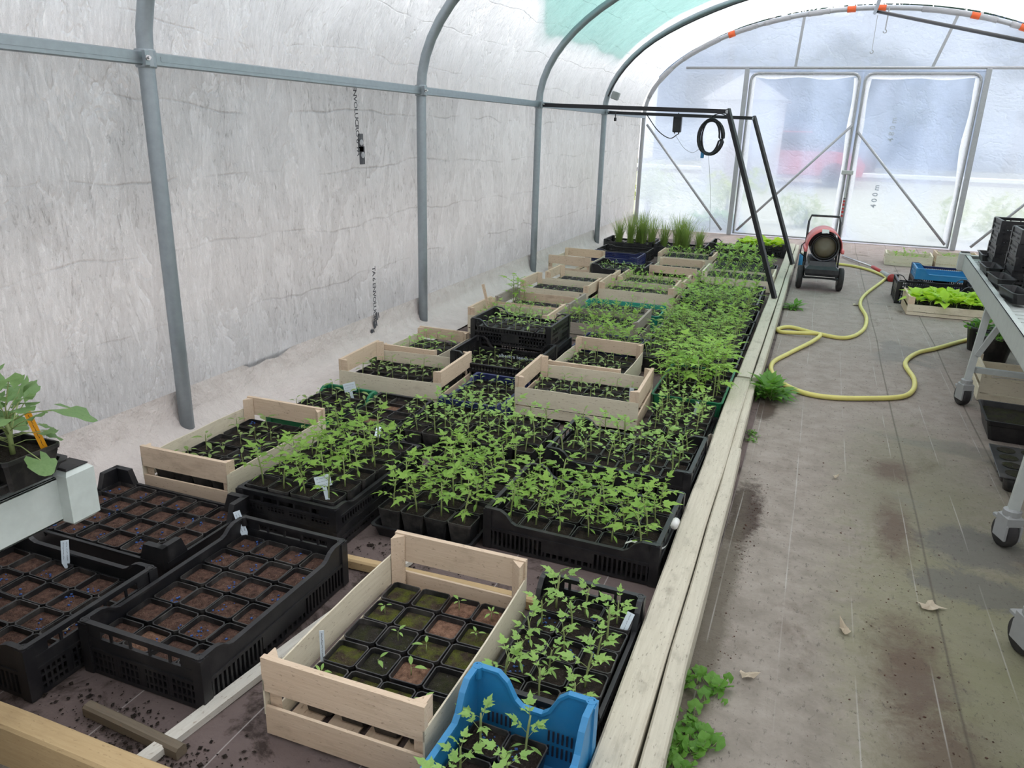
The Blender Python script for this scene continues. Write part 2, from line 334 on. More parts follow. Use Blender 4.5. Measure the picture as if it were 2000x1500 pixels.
# ------------------------------------------------------------------ mesh helpers
class MB:
    def __init__(s): s.v = []; s.f = []; s.mi = []; s.cur = 0
    def add(s, vs, fs, Mx=None):
        o = len(s.v)
        s.v += [tuple(Mx @ Vector(p)) if Mx is not None else tuple(p) for p in vs]
        s.f += [tuple(i + o for i in f) for f in fs]; s.mi += [s.cur] * len(fs)
        return s
    def box(s, x0, x1, y0, y1, z0, z1, Mx=None):
        vs = [(x, y, z) for z in (z0, z1) for y in (y0, y1) for x in (x0, x1)]
        return s.add(vs, [(0, 2, 3, 1), (4, 5, 7, 6), (0, 1, 5, 4), (2, 6, 7, 3), (0, 4, 6, 2), (1, 3, 7, 5)], Mx)
    def bevbox(s, x0, x1, y0, y1, z0, z1, b=0.004, Mx=None):
        vs = []
        for z, i in ((z0, b), (z0 + b, 0), (z1 - b, 0), (z1, b)):
            vs += [(x0 + i, y0 + i, z), (x1 - i, y0 + i, z), (x1 - i, y1 - i, z), (x0 + i, y1 - i, z)]
        fs = [(3, 2, 1, 0), (12, 13, 14, 15)]
        for k in range(3):
            for j in range(4):
                a = 4 * k + j; c = 4 * k + (j + 1) % 4
                fs.append((a, c, c + 4, a + 4))
        return s.add(vs, fs, Mx)
    def tube(s, pts, r, n=8, closed=False, caps=True, Mx=None):
        pts = [Vector(p) for p in pts]; k = len(pts); vs = []; fs = []
        rs = r if isinstance(r, (list, tuple)) else [r] * k
        up = Vector((0, 0, 1)); prev = None
        for i, p in enumerate(pts):
            if closed: t = pts[(i + 1) % k] - pts[i - 1]
            else: t = pts[min(i + 1, k - 1)] - pts[max(i - 1, 0)]
            t = t.normalized() if t.length > 1e-9 else Vector((0, 0, 1))
            if prev is None:
                a = up if abs(t.z) < 0.9 else Vector((1, 0, 0))
                nx = t.cross(a).normalized()
            else:
                nx = prev - t * prev.dot(t)
                nx = nx.normalized() if nx.length > 1e-6 else t.cross(Vector((1, 0, 0))).normalized()
            prev = nx; ny = t.cross(nx)
            for j in range(n):
                a = 2 * pi * j / n; vs.append(p + (nx * cos(a) + ny * sin(a)) * rs[i])
        for i in range(k if closed else k - 1):
            for j in range(n):
                a = i * n + j; b2 = i * n + (j + 1) % n; c = ((i + 1) % k) * n
                fs.append((a, b2, c + (j + 1) % n, c + j))
        if caps and not closed: fs += [tuple(range(n - 1, -1, -1)), tuple(range((k - 1) * n, k * n))]
        return s.add(vs, fs, Mx)
    def bar(s, pts, w, h, Mx=None, closed=False):          # rectangular bar along a polyline, w across, h up
        pts = [Vector(p) for p in pts]; k = len(pts); vs = []; fs = []
        for i, p in enumerate(pts):
            t = (pts[min(i + 1, k - 1)] - pts[max(i - 1, 0)]).normalized()
            a = Vector((0, 0, 1)) if abs(t.z) < 0.95 else Vector((0, 1, 0))
            nx = t.cross(a).normalized(); ny = nx.cross(t)
            for sx, sy in ((-1, -1), (1, -1), (1, 1), (-1, 1)): vs.append(p + nx * sx * w / 2 + ny * sy * h / 2)
        for i in range(k - 1):
            for j in range(4): fs.append((4 * i + j, 4 * i + (j + 1) % 4, 4 * i + 4 + (j + 1) % 4, 4 * i + 4 + j))
        fs += [(3, 2, 1, 0), tuple(range(4 * k - 4, 4 * k))]
        return s.add(vs, fs, Mx)
    def lathe(s, prof, n=16, Mx=None, capb=True, capt=True):
        vs = []; fs = []; k = len(prof)
        for (r, z) in prof:
            for j in range(n): vs.append((r * cos(2 * pi * j / n), r * sin(2 * pi * j / n), z))
        for i in range(k - 1):
            for j in range(n): fs.append((i * n + j, i * n + (j + 1) % n, (i + 1) * n + (j + 1) % n, (i + 1) * n + j))
        if capb: fs.append(tuple(range(n - 1, -1, -1)))
        if capt: fs.append(tuple(range((k - 1) * n, k * n)))
        return s.add(vs, fs, Mx)
    def prism(s, poly, h0, h1, Mx=None):                   # polygon in xy, extruded in z
        k = len(poly); vs = [(x, y, h0) for x, y in poly] + [(x, y, h1) for x, y in poly]
        fs = [tuple(range(k - 1, -1, -1)), tuple(range(k, 2 * k))]
        fs += [(i, (i + 1) % k, k + (i + 1) % k, k + i) for i in range(k)]
        return s.add(vs, fs, Mx)
    def mesh(s, name, mats, smooth=False):
        me = bpy.data.meshes.new(name); me.from_pydata(s.v, [], s.f)
        for m in ([mats] if isinstance(mats, str) else mats): me.materials.append(M[m])
        if max(s.mi, default=0): me.polygons.foreach_set('material_index', s.mi)
        if smooth: me.polygons.foreach_set('use_smooth', [True] * len(s.f))
        me.update(); return me

def put(name, me, parent=None, loc=(0, 0, 0), rot=(0, 0, 0), scale=(1, 1, 1), mx=None):
    o = bpy.data.objects.new(name, me); COL.objects.link(o)
    if parent is not None: o.parent = parent
    if mx is not None: o.matrix_local = mx
    else: o.location = loc; o.rotation_euler = rot; o.scale = scale
    return o
def tag(o, label=None, cat=None, group=None, kind=None):
    if label: o['label'] = label
    if cat: o['category'] = cat
    if group: o['group'] = group
    if kind: o['kind'] = kind
    return o
def thing(name, label, cat, loc=(0, 0, 0), rz=0.0, group=None):
    o = put(name, None, None, loc, (0, 0, rz)); o.empty_display_size = 0.05
    return tag(o, label, cat, group)
def struct(name, me, label=None, loc=(0, 0, 0), rot=(0, 0, 0)):
    o = put(name, me, None, loc, rot); tag(o, label, None, None, 'structure'); return o
CACHE = {}
def cached(key, fn):
    if key not in CACHE: CACHE[key] = fn()
    return CACHE[key]
def catmull(pts, n=8):
    P = [Vector(p) for p in pts]; P = [P[0] * 2 - P[1]] + P + [P[-1] * 2 - P[-2]]; out = []
    for i in range(1, len(P) - 2):
        for k in range(n):
            t = k / n; a, b, c, d = P[i - 1], P[i], P[i + 1], P[i + 2]
            out.append(0.5 * ((2 * b) + (c - a) * t + (2 * a - 5 * b + 4 * c - d) * t * t + (-a + 3 * b - 3 * c + d) * t ** 3))
    out.append(P[-2]); return out
def text_mesh(s, mat, size, spacing=1.0, depth=0.0):
    cu = bpy.data.curves.new('lettering', 'FONT'); cu.body = s; cu.size = size; cu.align_x = 'LEFT'; cu.space_character = spacing
    cu.extrude = depth; cu.offset = size * .02; cu.resolution_u = 2
    ob = bpy.data.objects.new('lettering', cu); COL.objects.link(ob)
    dg = bpy.context.evaluated_depsgraph_get()
    me = bpy.data.meshes.new_from_object(ob.evaluated_get(dg)); bpy.data.objects.remove(ob)
    me.materials.clear(); me.materials.append(M[mat]); return me

# ------------------------------------------------------------------ greenhouse shell
XL, XR, XM = -2.62, 3.24, 0.31                # hoop feet and centre line
ZP, ZT = 1.63, 3.02                           # spring line and apex
HOOPS = [0.2 - 2.37, 0.2, 2.58, 4.94, 7.31, 9.70]
YF, YB = 12.0, -2.4
def arch(t, off=0.0):                          # t 0..1 over the curved part, left to right
    a = pi * (1 - t)
    return (XM + (XM - XL + off) * cos(a), ZP + (ZT - ZP + off) * sin(a))

struct('floor', MB().add([(-0.16, YB - .5, 0), (3.3, YB - .5, 0), (3.3, YF + .1, 0), (-0.16, YF + .1, 0), (-2.7, YB - .5, 0), (-2.7, 0.9, 0), (-0.16, 0.9, 0), (-2.7, 10.9, 0), (-2.7, YF + .1, 0), (-0.16, 10.9, 0)],
       [(0, 1, 2, 3), (4, 0, 6, 5), (7, 9, 3, 8)]).mesh('floor', 'ground_cover'), 'worn beige woven ground cover over the greenhouse floor')
def bed_ground():
    mb = MB(); nx, ny = 24, 96
    for j in range(ny + 1):
        for i in range(nx + 1):
            x = -2.7 + 2.54 * i / nx; y = 0.9 + 10.0 * j / ny
            mb.v.append((x, y, -0.004 + 0.006 * noise.noise(Vector((x * 4, y * 4, 3)))))
    for j in range(ny):
        for i in range(nx):
            a = j * (nx + 1) + i; mb.f.append((a, a + 1, a + nx + 2, a + nx + 1)); mb.mi.append(0)
    return mb.mesh('bed_ground', 'bed_cover', True)
struct('floor_bed', bed_ground(), 'dark brown ground cloth under the rows of crates')

def film_sheet(name, pts_fn, ns, y0, y1, mat, label, amp=0.012):
    ny = int((y1 - y0) / 0.045); mb = MB()
    for j in range(ny + 1):
        y = y0 + (y1 - y0) * j / ny
        dh = min(abs(y - h) for h in HOOPS); near = max(0.0, 1 - dh / 0.6)
        for i in range(ns + 1):
            (x, z), (nx, nz) = pts_fn(i / ns)
            d = amp * noise.noise(Vector((z * 1.1 + x * .7, y * 1.6, 1.3))) * (0.3 + min(1, dh * 2)) + amp * 0.45 * noise.noise(Vector((z * 5 + x * 4, y * 7, 4.3)))
            d += amp * 2.2 * near * abs(noise.noise(Vector((z * 2.2 + x * 1.5 + dh * 3, (y * 9), 7.7)))) 
            e = max(0.0, 0.03 * (1 - dh / 0.15)) * 0
            mb.v.append((x + nx * (0.012 + d + e), y, z + nz * (0.012 + d + e)))
    for j in range(ny):
        for i in range(ns):
            a = j * (ns + 1) + i; mb.f.append((a, a + ns + 1, a + ns + 2, a + 1)); mb.mi.append(0)
    return struct(name, mb.mesh(name, mat, True), label)
OFF = 0.045
film_sheet('wall_left', lambda t: ((XL - OFF, ZP * t), (-1, 0)), 38, YB, YF, 'film_wall', 'crinkled milky plastic film of the long side wall')
film_sheet('wall_right', lambda t: ((XR + OFF, ZP * t), (1, 0)), 38, YB, YF, 'film_wall', 'plastic film of the opposite long wall')
def _roof(t):
    x, z = arch(t, OFF); a = pi * (1 - t); return ((x, z), (cos(a), sin(a)))
film_sheet('ceiling', _roof, 84, YB, YF, 'film_roof', 'curved bright plastic film roof')

def gable_film(name, y, mat, label):
    mb = MB(); n = 48; prof = [(XL - OFF, 0.0)] + [arch(i / n, OFF) for i in range(n + 1)] + [(XR + OFF, 0.0)]
    # strips between the floor line and the arch, wrinkled a little
    nz = 26
    for i, (x, z) in enumerate(prof):
        zt = max(z, 0.001)
        for k in range(nz + 1):
            zz = zt * k / nz
            mb.v.append((x, y + 0.012 * noise.noise(Vector((x * 2.3, zz * 1.6, y))), zz))
    for i in range(len(prof) - 1):
        for k in range(nz):
            a = i * (nz + 1) + k; mb.f.append((a, a + nz + 1, a + nz + 2, a + 1)); mb.mi.append(0)
    return struct(name, mb.mesh(name, mat, True), label)
DOORX = (-1.175, 0.29, 1.712); DOORZ = 2.25
def gable_far():
    """far gable film with the door opening left free"""
    mb = MB()
    def sheet(x0, x1, zlo, zhi_fn, nx, nz):
        o = len(mb.v)
        for i in range(nx + 1):
            x = x0 + (x1 - x0) * i / nx; zh = zhi_fn(x)
            for k in range(nz + 1):
                z = zlo + (zh - zlo) * k / nz
                mb.v.append((x, YF + 0.012 * noise.noise(Vector((x * 2.3, z * 1.6, 2))), z))
        for i in range(nx):
            for k in range(nz):
                a = o + i * (nz + 1) + k; mb.f.append((a, a + nz + 1, a + nz + 2, a + 1)); mb.mi.append(0)
    def top(x):
        u = max(-1, min(1, (x - XM) / (XM - XL + OFF))); return ZP + (ZT - ZP + OFF) * sqrt(max(0, 1 - u * u))
    sheet(XL - OFF, DOORX[0] - .03, 0, top, 24, 20); sheet(DOORX[2] + .03, XR + OFF, 0, top, 24, 20)
    sheet(DOORX[0] - .03, DOORX[2] + .03, DOORZ + .02, top, 40, 8)
    return struct('wall_back', mb.mesh('wall_back', 'film_gable', True), 'clear plastic film of the end gable around the doors')
gable_far()
def skirt():
    mb = MB(); ny = 240; pr = [(XL - .047, .20), (XL - .035, .10), (XL - .01, .045), (XL + .05, .020), (XL + .15, .012), (XL + .285, .006)]
    for j in range(ny + 1):
        y = YB + (YF - YB) * j / ny
        for k, (x, z) in enumerate(pr): mb.v.append((x + (.03 * noise.noise(Vector((y * 2.1, 1, 1))) if k > 2 else 0), y, z + (.010 * abs(noise.noise(Vector((y * 5, x * 6, 3)))) if k > 1 else 0)))
    n = len(pr)
    for j in range(ny):
        for k in range(n - 1): a = j * n + k; mb.f.append((a, a + n, a + n + 1, a + 1)); mb.mi.append(0)
    struct('trim_90', mb.mesh('film_skirt', 'film_skirt', True), 'loose foot of the wall film lying on the ground')
skirt()
gable_film('wall_front', YB, 'film_wall', 'plastic film of the near gable')

# hoops ---------------------------------------------------------------
def hoop(y, k):
    root = struct('trim_%d' % k, None, 'galvanised steel greenhouse hoop')
    root.location = (0, y, 0)
    pts = [(XL, 0, 0), (XL, 0, 0.5), (XL, 0, 1.1)] + [(arch(i / 40)[0], 0, arch(i / 40)[1]) for i in range(41)] + [(XR, 0, 1.1), (XR, 0, 0.5), (XR, 0, 0)]
    mb = MB(); mb.tube(pts, 0.033, 12); put('hoop_tube', mb.mesh('hoop_tube', 'galvanised', True), root)
    # clamp collar with bolt where the side rail meets the hoop
    mb = MB(); mb.lathe([(0.039, -0.035), (0.041, -0.03), (0.041, 0.03), (0.039, 0.035)], 14, Matrix.Translation((XL, 0, ZP)))
    mb.bevbox(XL + 0.036, XL + 0.052, -0.052, -0.03, ZP - 0.03, ZP + 0.03, 0.003)
    put('clamp_collar', mb.mesh('clamp_collar', 'galvanised'), root)
    mb = MB(); mb.tube([(XL + 0.03, -0.03, ZP), (XL + 0.075, -0.05, ZP)], 0.006, 6); mb.tube([(XL + 0.05, -0.038, ZP), (XL + 0.058, -0.042, ZP)], 0.011, 6)
    put('clamp_bolt', mb.mesh('clamp_bolt', 'chrome'), root)
    return root
HO = [hoop(y, i + 1) for i, y in enumerate(HOOPS)]
# side rails, one length between each pair of hoops
tn = len(HOOPS) + 1
for x in (XL, XR):
    ys = HOOPS + [YF - .03]
    for a, b in zip(ys, ys[1:]):
        mb = MB(); mb.bevbox(x - 0.015, x + 0.02, a + 0.035, b - 0.035, ZP - 0.026, ZP + 0.026, 0.004)
        mb.box(x + 0.016, x + 0.0215, a + 0.06, b - 0.06, ZP - 0.008, ZP + 0.012)
        struct('trim_%d' % tn, mb.mesh('side_rail', 'galvanised'), 'galvanised side rail bolted between two hoops'); tn += 1
mb = MB(); mb.tube([(XM, YB, ZT - 0.05), (XM, YF, ZT - 0.05)], 0.022, 10)
struct('trim_%d' % tn, mb.mesh('ridge_tube', 'galvanised', True), 'ridge tube along the top of the roof'); tn += 1
mb = MB(); mb.tube([on_y(1712, 22, 11.9), on_y(2000, 80, 9.75), on_y(2000, 80, 9.75) + (on_y(2000, 80, 9.75) - on_y(1712, 22, 11.9)) * 0.35], 0.021, 10)
struct('trim_%d' % tn, mb.mesh('wind_brace', 'black_steel', True), 'dark diagonal wind brace under the roof'); tn += 1

# far gable frame -----------------------------------------------------
root = struct('trim_%d' % tn, None, 'steel arch and posts framing the end gable'); tn += 1
gy = YF - 0.05
mb = MB(); mb.tube([(XL, gy, 0), (XL, gy, 1.0)] + [(arch(i / 40)[0], gy, arch(i / 40)[1]) for i in range(41)] + [(XR, gy, 1.0), (XR, gy, 0)], 0.028, 10)
put('arch_tube', mb.mesh('arch_tube', 'grey_tube', True), root)
mb = MB(); mb.tube([(-2.06, gy, 2.30), (2.68, gy, 2.30)], 0.019, 8); put('lintel_tube', mb.mesh('lintel_tube', 'grey_tube', True), root)
for x, w in ((DOORX[0] - .036, 0.030), (DOORX[2] + .036, 0.030)):
    mb = MB(); mb.bevbox(x - w, x + w, gy - 0.03, gy + 0.03, 0, 2.29, 0.006); put('door_post', mb.mesh('door_post', 'grey_tube'), root)
for x, x2 in ((-0.55, -0.58), (1.28, 1.10)):
    u = (x - XM) / (XM - XL); zt = ZP + (ZT - ZP) * sqrt(1 - u * u)
    mb = MB(); mb.bevbox(-0.02, 0.02, -0.01, 0.01, 0, 1, 0.004)
    mb = MB(); mb.bar([(x2, gy, 2.31), (x, gy, zt - .02)], 0.035, 0.02); put('top_strut', mb.mesh('top_strut', 'grey_tube'), root)
for a, b in (((-2.56, gy - .03, 1.52), (-1.32, gy - .03, 0.06)), ((XR - .1, gy - .03, 1.45), (1.95, gy - .03, 0.06))):
    mb = MB(); mb.tube([a, b], 0.018, 8); put('corner_brace', mb.mesh('corner_brace', 'grey_tube', True), root)
# film wrapped round the arch in white strips, orange tape bands
for k, (t0, t1) in enumerate(((.06, .16), (.19, .27), (.29, .335), (.345, .385), (.41, .44), (.56, .66), (.68, .73), (.76, .82))):
    mb = MB(); pts = [(arch(t0 + (t1 - t0) * i / 8)[0], gy, arch(t0 + (t1 - t0) * i / 8)[1]) for i in range(9)]
    mb.tube(pts, [0.031 + 0.014 * abs(noise.noise(Vector((k * 3.1, i * .9, 0)))) for i in range(9)], 8)
    put('film_wrap', mb.mesh('film_wrap', 'film_edge', True), root)
for px in ((1428, 81), (1663, 21), (1722, 17), (1905, 33), (1998, 64)):
    p = on_y(*px, gy); c = (p.x - XM) / (XM - XL); a = math.acos(max(-1, min(1, c)))
    pts = [(XM + (XM - XL) * cos(a + d), gy, ZP + (ZT - ZP) * sin(a + d)) for d in (-0.018, 0, 0.018)]
    mb = MB(); mb.tube(pts, 0.040, 8); put('tape_band', mb.mesh('tape_band', 'orange_tape', True), root)
# doors ---------------------------------------------------------------
def door(n, x0, x1, lo_hi, label):
    root = struct('door_%d' % n, None, label); root.location = ((x0 + x1) / 2, YF - 0.04, 0)
    w = (x1 - x0) / 2; z0, z1 = 0.03, DOORZ - .02; r = 0.09
    fr = [(-w + .03, 0, z0), (-w + .03, 0, z1 - r)] + [(-w + .03 + r - r * cos(a), 0, z1 - r + r * sin(a)) for a in (pi / 6, pi / 3, pi / 2)] + \
         [(w - .03 - r + r * sin(a), 0, z1 - r + r * cos(a)) for a in (0, pi / 6, pi / 3, pi / 2)] + [(w - .03, 0, z0)]
    mb = MB(); mb.tube(fr, 0.020, 8, closed=True); put('door_frame', mb.mesh('door_frame', 'grey_tube', True), root)
    mb = MB(); nx, nz = 20, 28
    for i in range(nx + 1):
        for k in range(nz + 1):
            x = -w - .01 + (2 * w + .02) * i / nx; z = (z1 + .05) * k / nz
            mb.v.append((x, 0.024 + 0.014 * noise.noise(Vector((x * 1.7 + n * 5, z * 1.3, 9))), z))
    for i in range(nx):
        for k in range(nz):
            a = i * (nz + 1) + k; mb.f.append((a, a + nz + 1, a + nz + 2, a + 1)); mb.mi.append(0)
    put('film_pane', mb.mesh('door_film', 'film_door', True), root)
    # film folded over the frame: pale ragged border
    for s in (-1, 1):
        mb = MB(); m = 14
        for k in range(m + 1):
            z = z0 + .05 + (z1 - z0 - .1) * k / m; wd = 0.055 + 0.04 * noise.noise(Vector((z * 1.9, s + n * 3, 2.2)))
            mb.v += [(s * (w - .03), -0.020, z), (s * (w - .04 - wd), 0.008, z)]
        mb.f = [(2 * k, 2 * k + 1, 2 * k + 3, 2 * k + 2) for k in range(m)]; mb.mi = [0] * m
        put('film_border', mb.mesh('film_border', 'film_edge', True), root)
    mb = MB(); m = 14
    for k in range(m + 1):
        x = -w + .06 + (2 * w - .12) * k / m; wd = 0.06 + 0.05 * noise.noise(Vector((x * 2.1, n * 7, 1.2)))
        mb.v += [(x, -0.020, z1), (x, 0.008, z1 - wd)]
    mb.f = [(2 * k, 2 * k + 1, 2 * k + 3, 2 * k + 2) for k in range(m)]; mb.mi = [0] * m
    put('film_border', mb.mesh('film_border', 'film_edge', True), root)
    s = lo_hi
    mb = MB(); mb.tube([(-s * (w - .07), -0.035, 0.07), (s * (w - .03), -0.035, 1.58 if s > 0 else 1.50)], 0.017, 8); put('diagonal_brace', mb.mesh('diagonal_brace', 'grey_tube', True), root)
    return root
d1 = door(1, DOORX[0], DOORX[1] - .005, 1, 'film covered door leaf with latch bar and rising brace')
d2 = door(2, DOORX[1] + .005, DOORX[2], -1, 'film covered door leaf with brace falling away from the latch')
mb = MB(); mb.bevbox(-0.05, 0.10, -0.075, -0.03, 0.93, 0.985, 0.006); mb.bevbox(0.03, 0.055, -0.06, -0.03, 0.60, 0.95, 0.004)
put('latch', mb.mesh('latch', 'painted_steel'), d1, ((DOORX[1] - DOORX[0]) / 2 - .03, 0, 0))
mb = MB()
for k in range(5): mb.bevbox(0.028, 0.055, -0.068, -0.060, 0.36 + .05 * k, 0.385 + .05 * k + .008 * (k % 2), 0.002)
put('red_sticker', mb.mesh('red_sticker', 'red_plastic'), d1, ((DOORX[1] - DOORX[0]) / 2 - .03, 0, 0))
mb = MB(); mb.bevbox(0.025, 0.058, -0.06, -0.03, 0.05, 0.62, 0.004); put('latch_bar', mb.mesh('latch_bar', 'grey_tube'), d1, ((DOORX[1] - DOORX[0]) / 2 - .03, 0, 0))
# faint factory print on the right leaf
for (u, v, sz) in ((1746, 262, 0.10), (1712, 392, 0.10)):
    p = on_y(u, v, YF - 0.05); o = put('film_print', text_mesh('4 8 0 m' if v < 300 else '4 0 0 m', 'print_faint', sz), d2)
    o.location = (p.x - (DOORX[1] + DOORX[2]) / 2, -0.012, p.z - 0.1); o.rotation_euler = (pi / 2, -pi / 2 + 0.0, 0)
# factory print on the side wall film
wl = bpy.data.objects['wall_left']
def wall_text(s, u, v, size, rx=0.0, sp=1.0):
    p = on_x(u, v, XL - 0.028); o = put('film_print', text_mesh(s, 'print_ink', size, sp), wl)
    o.matrix_local = Matrix.Translation(p) @ Matrix(((0, 0, 1), (0, 1, 0), (-1, 0, 0))).to_4x4() @ Matrix.Rotation(rx, 4, 'Z')
    return o
wall_text('ENVOLUCRO 6 TA', 689, 166, 0.052, 0.06, 0.9)
wall_text('TA 6 ENVOLUCRO', 727, 521, 0.052, 0.0, 0.9)
for (u, v, hh) in ((699, 261, 0.17), (702, 286, 0.17)):
    p = on_x(u, v, XL - 0.030); mb = MB(); mb.bevbox(-.002, .002, 0, 0.055, -hh * .62, 0, 0.001)
    mb2 = MB(); mb2.lathe([(0.018, 0), (0.018, 0.003)], 12, Matrix.Translation((0.003, .03, -hh * .3)) @ Matrix.Rotation(pi / 2, 4, 'Y'))
    put('film_print', mb.mesh('print_block', 'print_ink'), wl, p); put('film_print', mb2.mesh('print_disc', 'film_edge'), wl, p)
for (u, v, dz) in ((733, 612, 0.0), (729, 628, 0.0), (724, 645, 0.0)):
    p = on_x(u, v, XL - 0.03); mb = MB(); mb.bevbox(-.001, .001, 0, 0.022, -0.055, 0, 0.0005); mb.bevbox(-.001, .001, 0.03, 0.04, -0.05, -0.01, 0.0005)
    put('film_print', mb.mesh('print_scrap', 'print_ink'), wl, p, (0.25, 0, 0))
# green shade net lying on the roof outside
def roof_net():
    mb = MB(); ny, ns = 40, 44
    for j in range(ny + 1):
        for i in range(ns + 1):
            f = j / ny; y = 6.15 + 3.47 * f
            t0 = 0.135 + 0.02 * noise.noise(Vector((y * 1.5, 2, 2))) + 0.05 * max(0, (7.0 - y))
            t = t0 + (0.92 - t0) * i / ns
            x, z = arch(t, OFF + 0.055 + 0.012 * noise.noise(Vector((x_ := t * 9, y * 2, 0)))); mb.v.append((x, y + 0.12 * noise.noise(Vector((t * 6, 3.3, 0))) * (1 if j in (0, ny) else 0), z))
    for j in range(ny):
        for i in range(ns):
            a = j * (ns + 1) + i; mb.f.append((a, a + ns + 1, a + ns + 2, a + 1)); mb.mi.append(0)
    o = put('shade_net', mb.mesh('shade_net', 'shade_net', True)); return tag(o, 'pale green shade net lying over part of the roof', 'shade net')
roof_net()

# ------------------------------------------------------------------ bed edging and boards
def board(name, a, b, w, z0, z1, mat, label, cat='board', bow=0.0):
    a, b = Vector(a), Vector(b); d = b - a; L = d.length; n = 14; mb = MB()
    for i in range(n + 1):
        x = L * (i / n - .5); k = 0.004 * noise.noise(Vector((x * 2.7, w * 40, a.x * 5))) + bow * (1 - (2 * i / n - 1) ** 2)
        for (y, z) in ((-w / 2, z0), (w / 2, z0), (w / 2, z1 - .006), (w / 2 - .006, z1), (-w / 2 + .006, z1), (-w / 2, z1 - .006)):
            mb.v.append((x, y + k, z + (k * .5 if z > z0 + .01 else 0)))
    for i in range(n):
        for j in range(6): mb.f.append((6 * i + j, 6 * i + 6 + j, 6 * i + 6 + (j + 1) % 6, 6 * i + (j + 1) % 6))
    mb.f += [tuple(range(5, -1, -1))[::-1], tuple(range(6 * n, 6 * n + 6))[::-1]]; mb.mi = [0] * len(mb.f)
    o = put(name, mb.mesh(name, mat), None, ((a.x + b.x) / 2, (a.y + b.y) / 2, 0), (0, 0, math.atan2(d.y, d.x)))
    return tag(o, label, cat)
board('edging_plank', (-0.248, 0.62, 0), (-0.272, 4.34, 0), 0.088, 0, 0.10, 'plank_grey', 'wide pale plank edging the bed beside the blue crate')
board('edging_plank', (-0.166, 0.62, 0), (-0.198, 3.3, 0), 0.050, 0, 0.088, 'plank_grey', 'narrow pale board against the outer side of the wide plank')
board('edging_plank', (-0.206, 3.32, 0), (-0.216, 4.36, 0), 0.040, 0, 0.080, 'plank_grey', 'short chipped board ending beside the leafy weed')
board('edging_plank', (-0.268, 4.37, 0), (-0.262, 10.6, 0), 0.075, 0, 0.10, 'plank_grey', 'long far plank edging the bed past the leafy weed')
board('edging_plank', (-0.204, 4.40, 0), (-0.198, 10.6, 0), 0.040, 0, 0.090, 'plank_grey', 'narrow far board running up to the heater wheel')
board('end_board', (-2.6, 0.90, 0), (-0.68, 0.905, 0), 0.06, 0, 0.115, 'plank_warm', 'thick warm sawn board closing the near end of the bed')
board('wooden_batten', (-1.58, 1.898, 0), (-0.36, 1.938, 0), 0.035, 0.0, 0.032, 'plank_warm', 'orange-brown batten lying across the bed behind the front crates')
board('wooden_lath', (-1.262, 0.98, 0), (-1.125, 2.03, 0), 0.038, 0.0, 0.024, 'pale_lath', 'pale splintered lath lying beside the front wooden crate')
board('wooden_stake', (on_z(172, 1392).x, on_z(172, 1392).y, 0), (on_z(355, 1478).x, on_z(355, 1478).y, 0), 0.030, 0.0, 0.028, 'bark_stick', 'short dark stake on the bare ground by the lath')
# curled strip of weathered cloth between the crates and the plank
mb = MB(); pts = [(-0.300, 1.9 + .1 * i, 0) for i in range(15)] + [(-0.303, 3.36, 0), (-0.31, 3.41, 0), (-0.325, 3.43, 0), (-0.335, 3.40, 0)]
n = len(pts)
for i, (x, y, z) in enumerate(pts):
    k = .004 * noise.noise(Vector((y * 6, 1, 1))); mb.v += [(x + k, y, 0.002), (x + k * .5, y, 0.085), (x + k + .003, y, 0.085), (x + k + .003, y, 0.002)]
for i in range(n - 1):
    for j in range(4): mb.f.append((4 * i + j, 4 * i + 4 + j, 4 * i + 4 + (j + 1) % 4, 4 * i + (j + 1) % 4))
mb.mi = [0] * len(mb.f)
tag(put('cloth_strip', mb.mesh('cloth_strip', 'weathered')), 'grey-brown strip curled up against the inside of the plank', 'strip')

# ------------------------------------------------------------------ leaves and plants
def leaflet(mb, Mx, L, w, fold=0.18, lob=True):
    prof = ((0, 0), (.14, .30), (.30, .50), (.42, .30), (.58, .40), (.70, .20), (1, 0)) if lob else ((0, 0), (.25, .38), (.5, .5), (.75, .34), (1, 0))
    vs = [(0, 0, 0)]; idx = []
    for t, hw in prof[1:-1]:
        zc = -0.10 * L * t * t; a = len(vs)
        vs += [(t * L, -hw * w, zc + fold * hw * w), (t * L, 0, zc), (t * L, hw * w, zc + fold * hw * w)]; idx.append(a)
    vs.append((L, 0, -0.14 * L)); tip = len(vs) - 1
    fs = [(0, idx[0], idx[0] + 1), (0, idx[0] + 1, idx[0] + 2)]
    for a, b in zip(idx, idx[1:]): fs += [(a, b, b + 1, a + 1), (a + 1, b + 1, b + 2, a + 2)]
    fs += [(idx[-1], tip, idx[-1] + 1), (idx[-1] + 1, tip, idx[-1] + 2)]
    mb.add(vs, fs, Mx)
def RZ(a): return Matrix.Rotation(a, 4, 'Z')
def RY(a): return Matrix.Rotation(a, 4, 'Y')
def RX(a): return Matrix.Rotation(a, 4, 'X')
def T(*p): return Matrix.Translation(p)

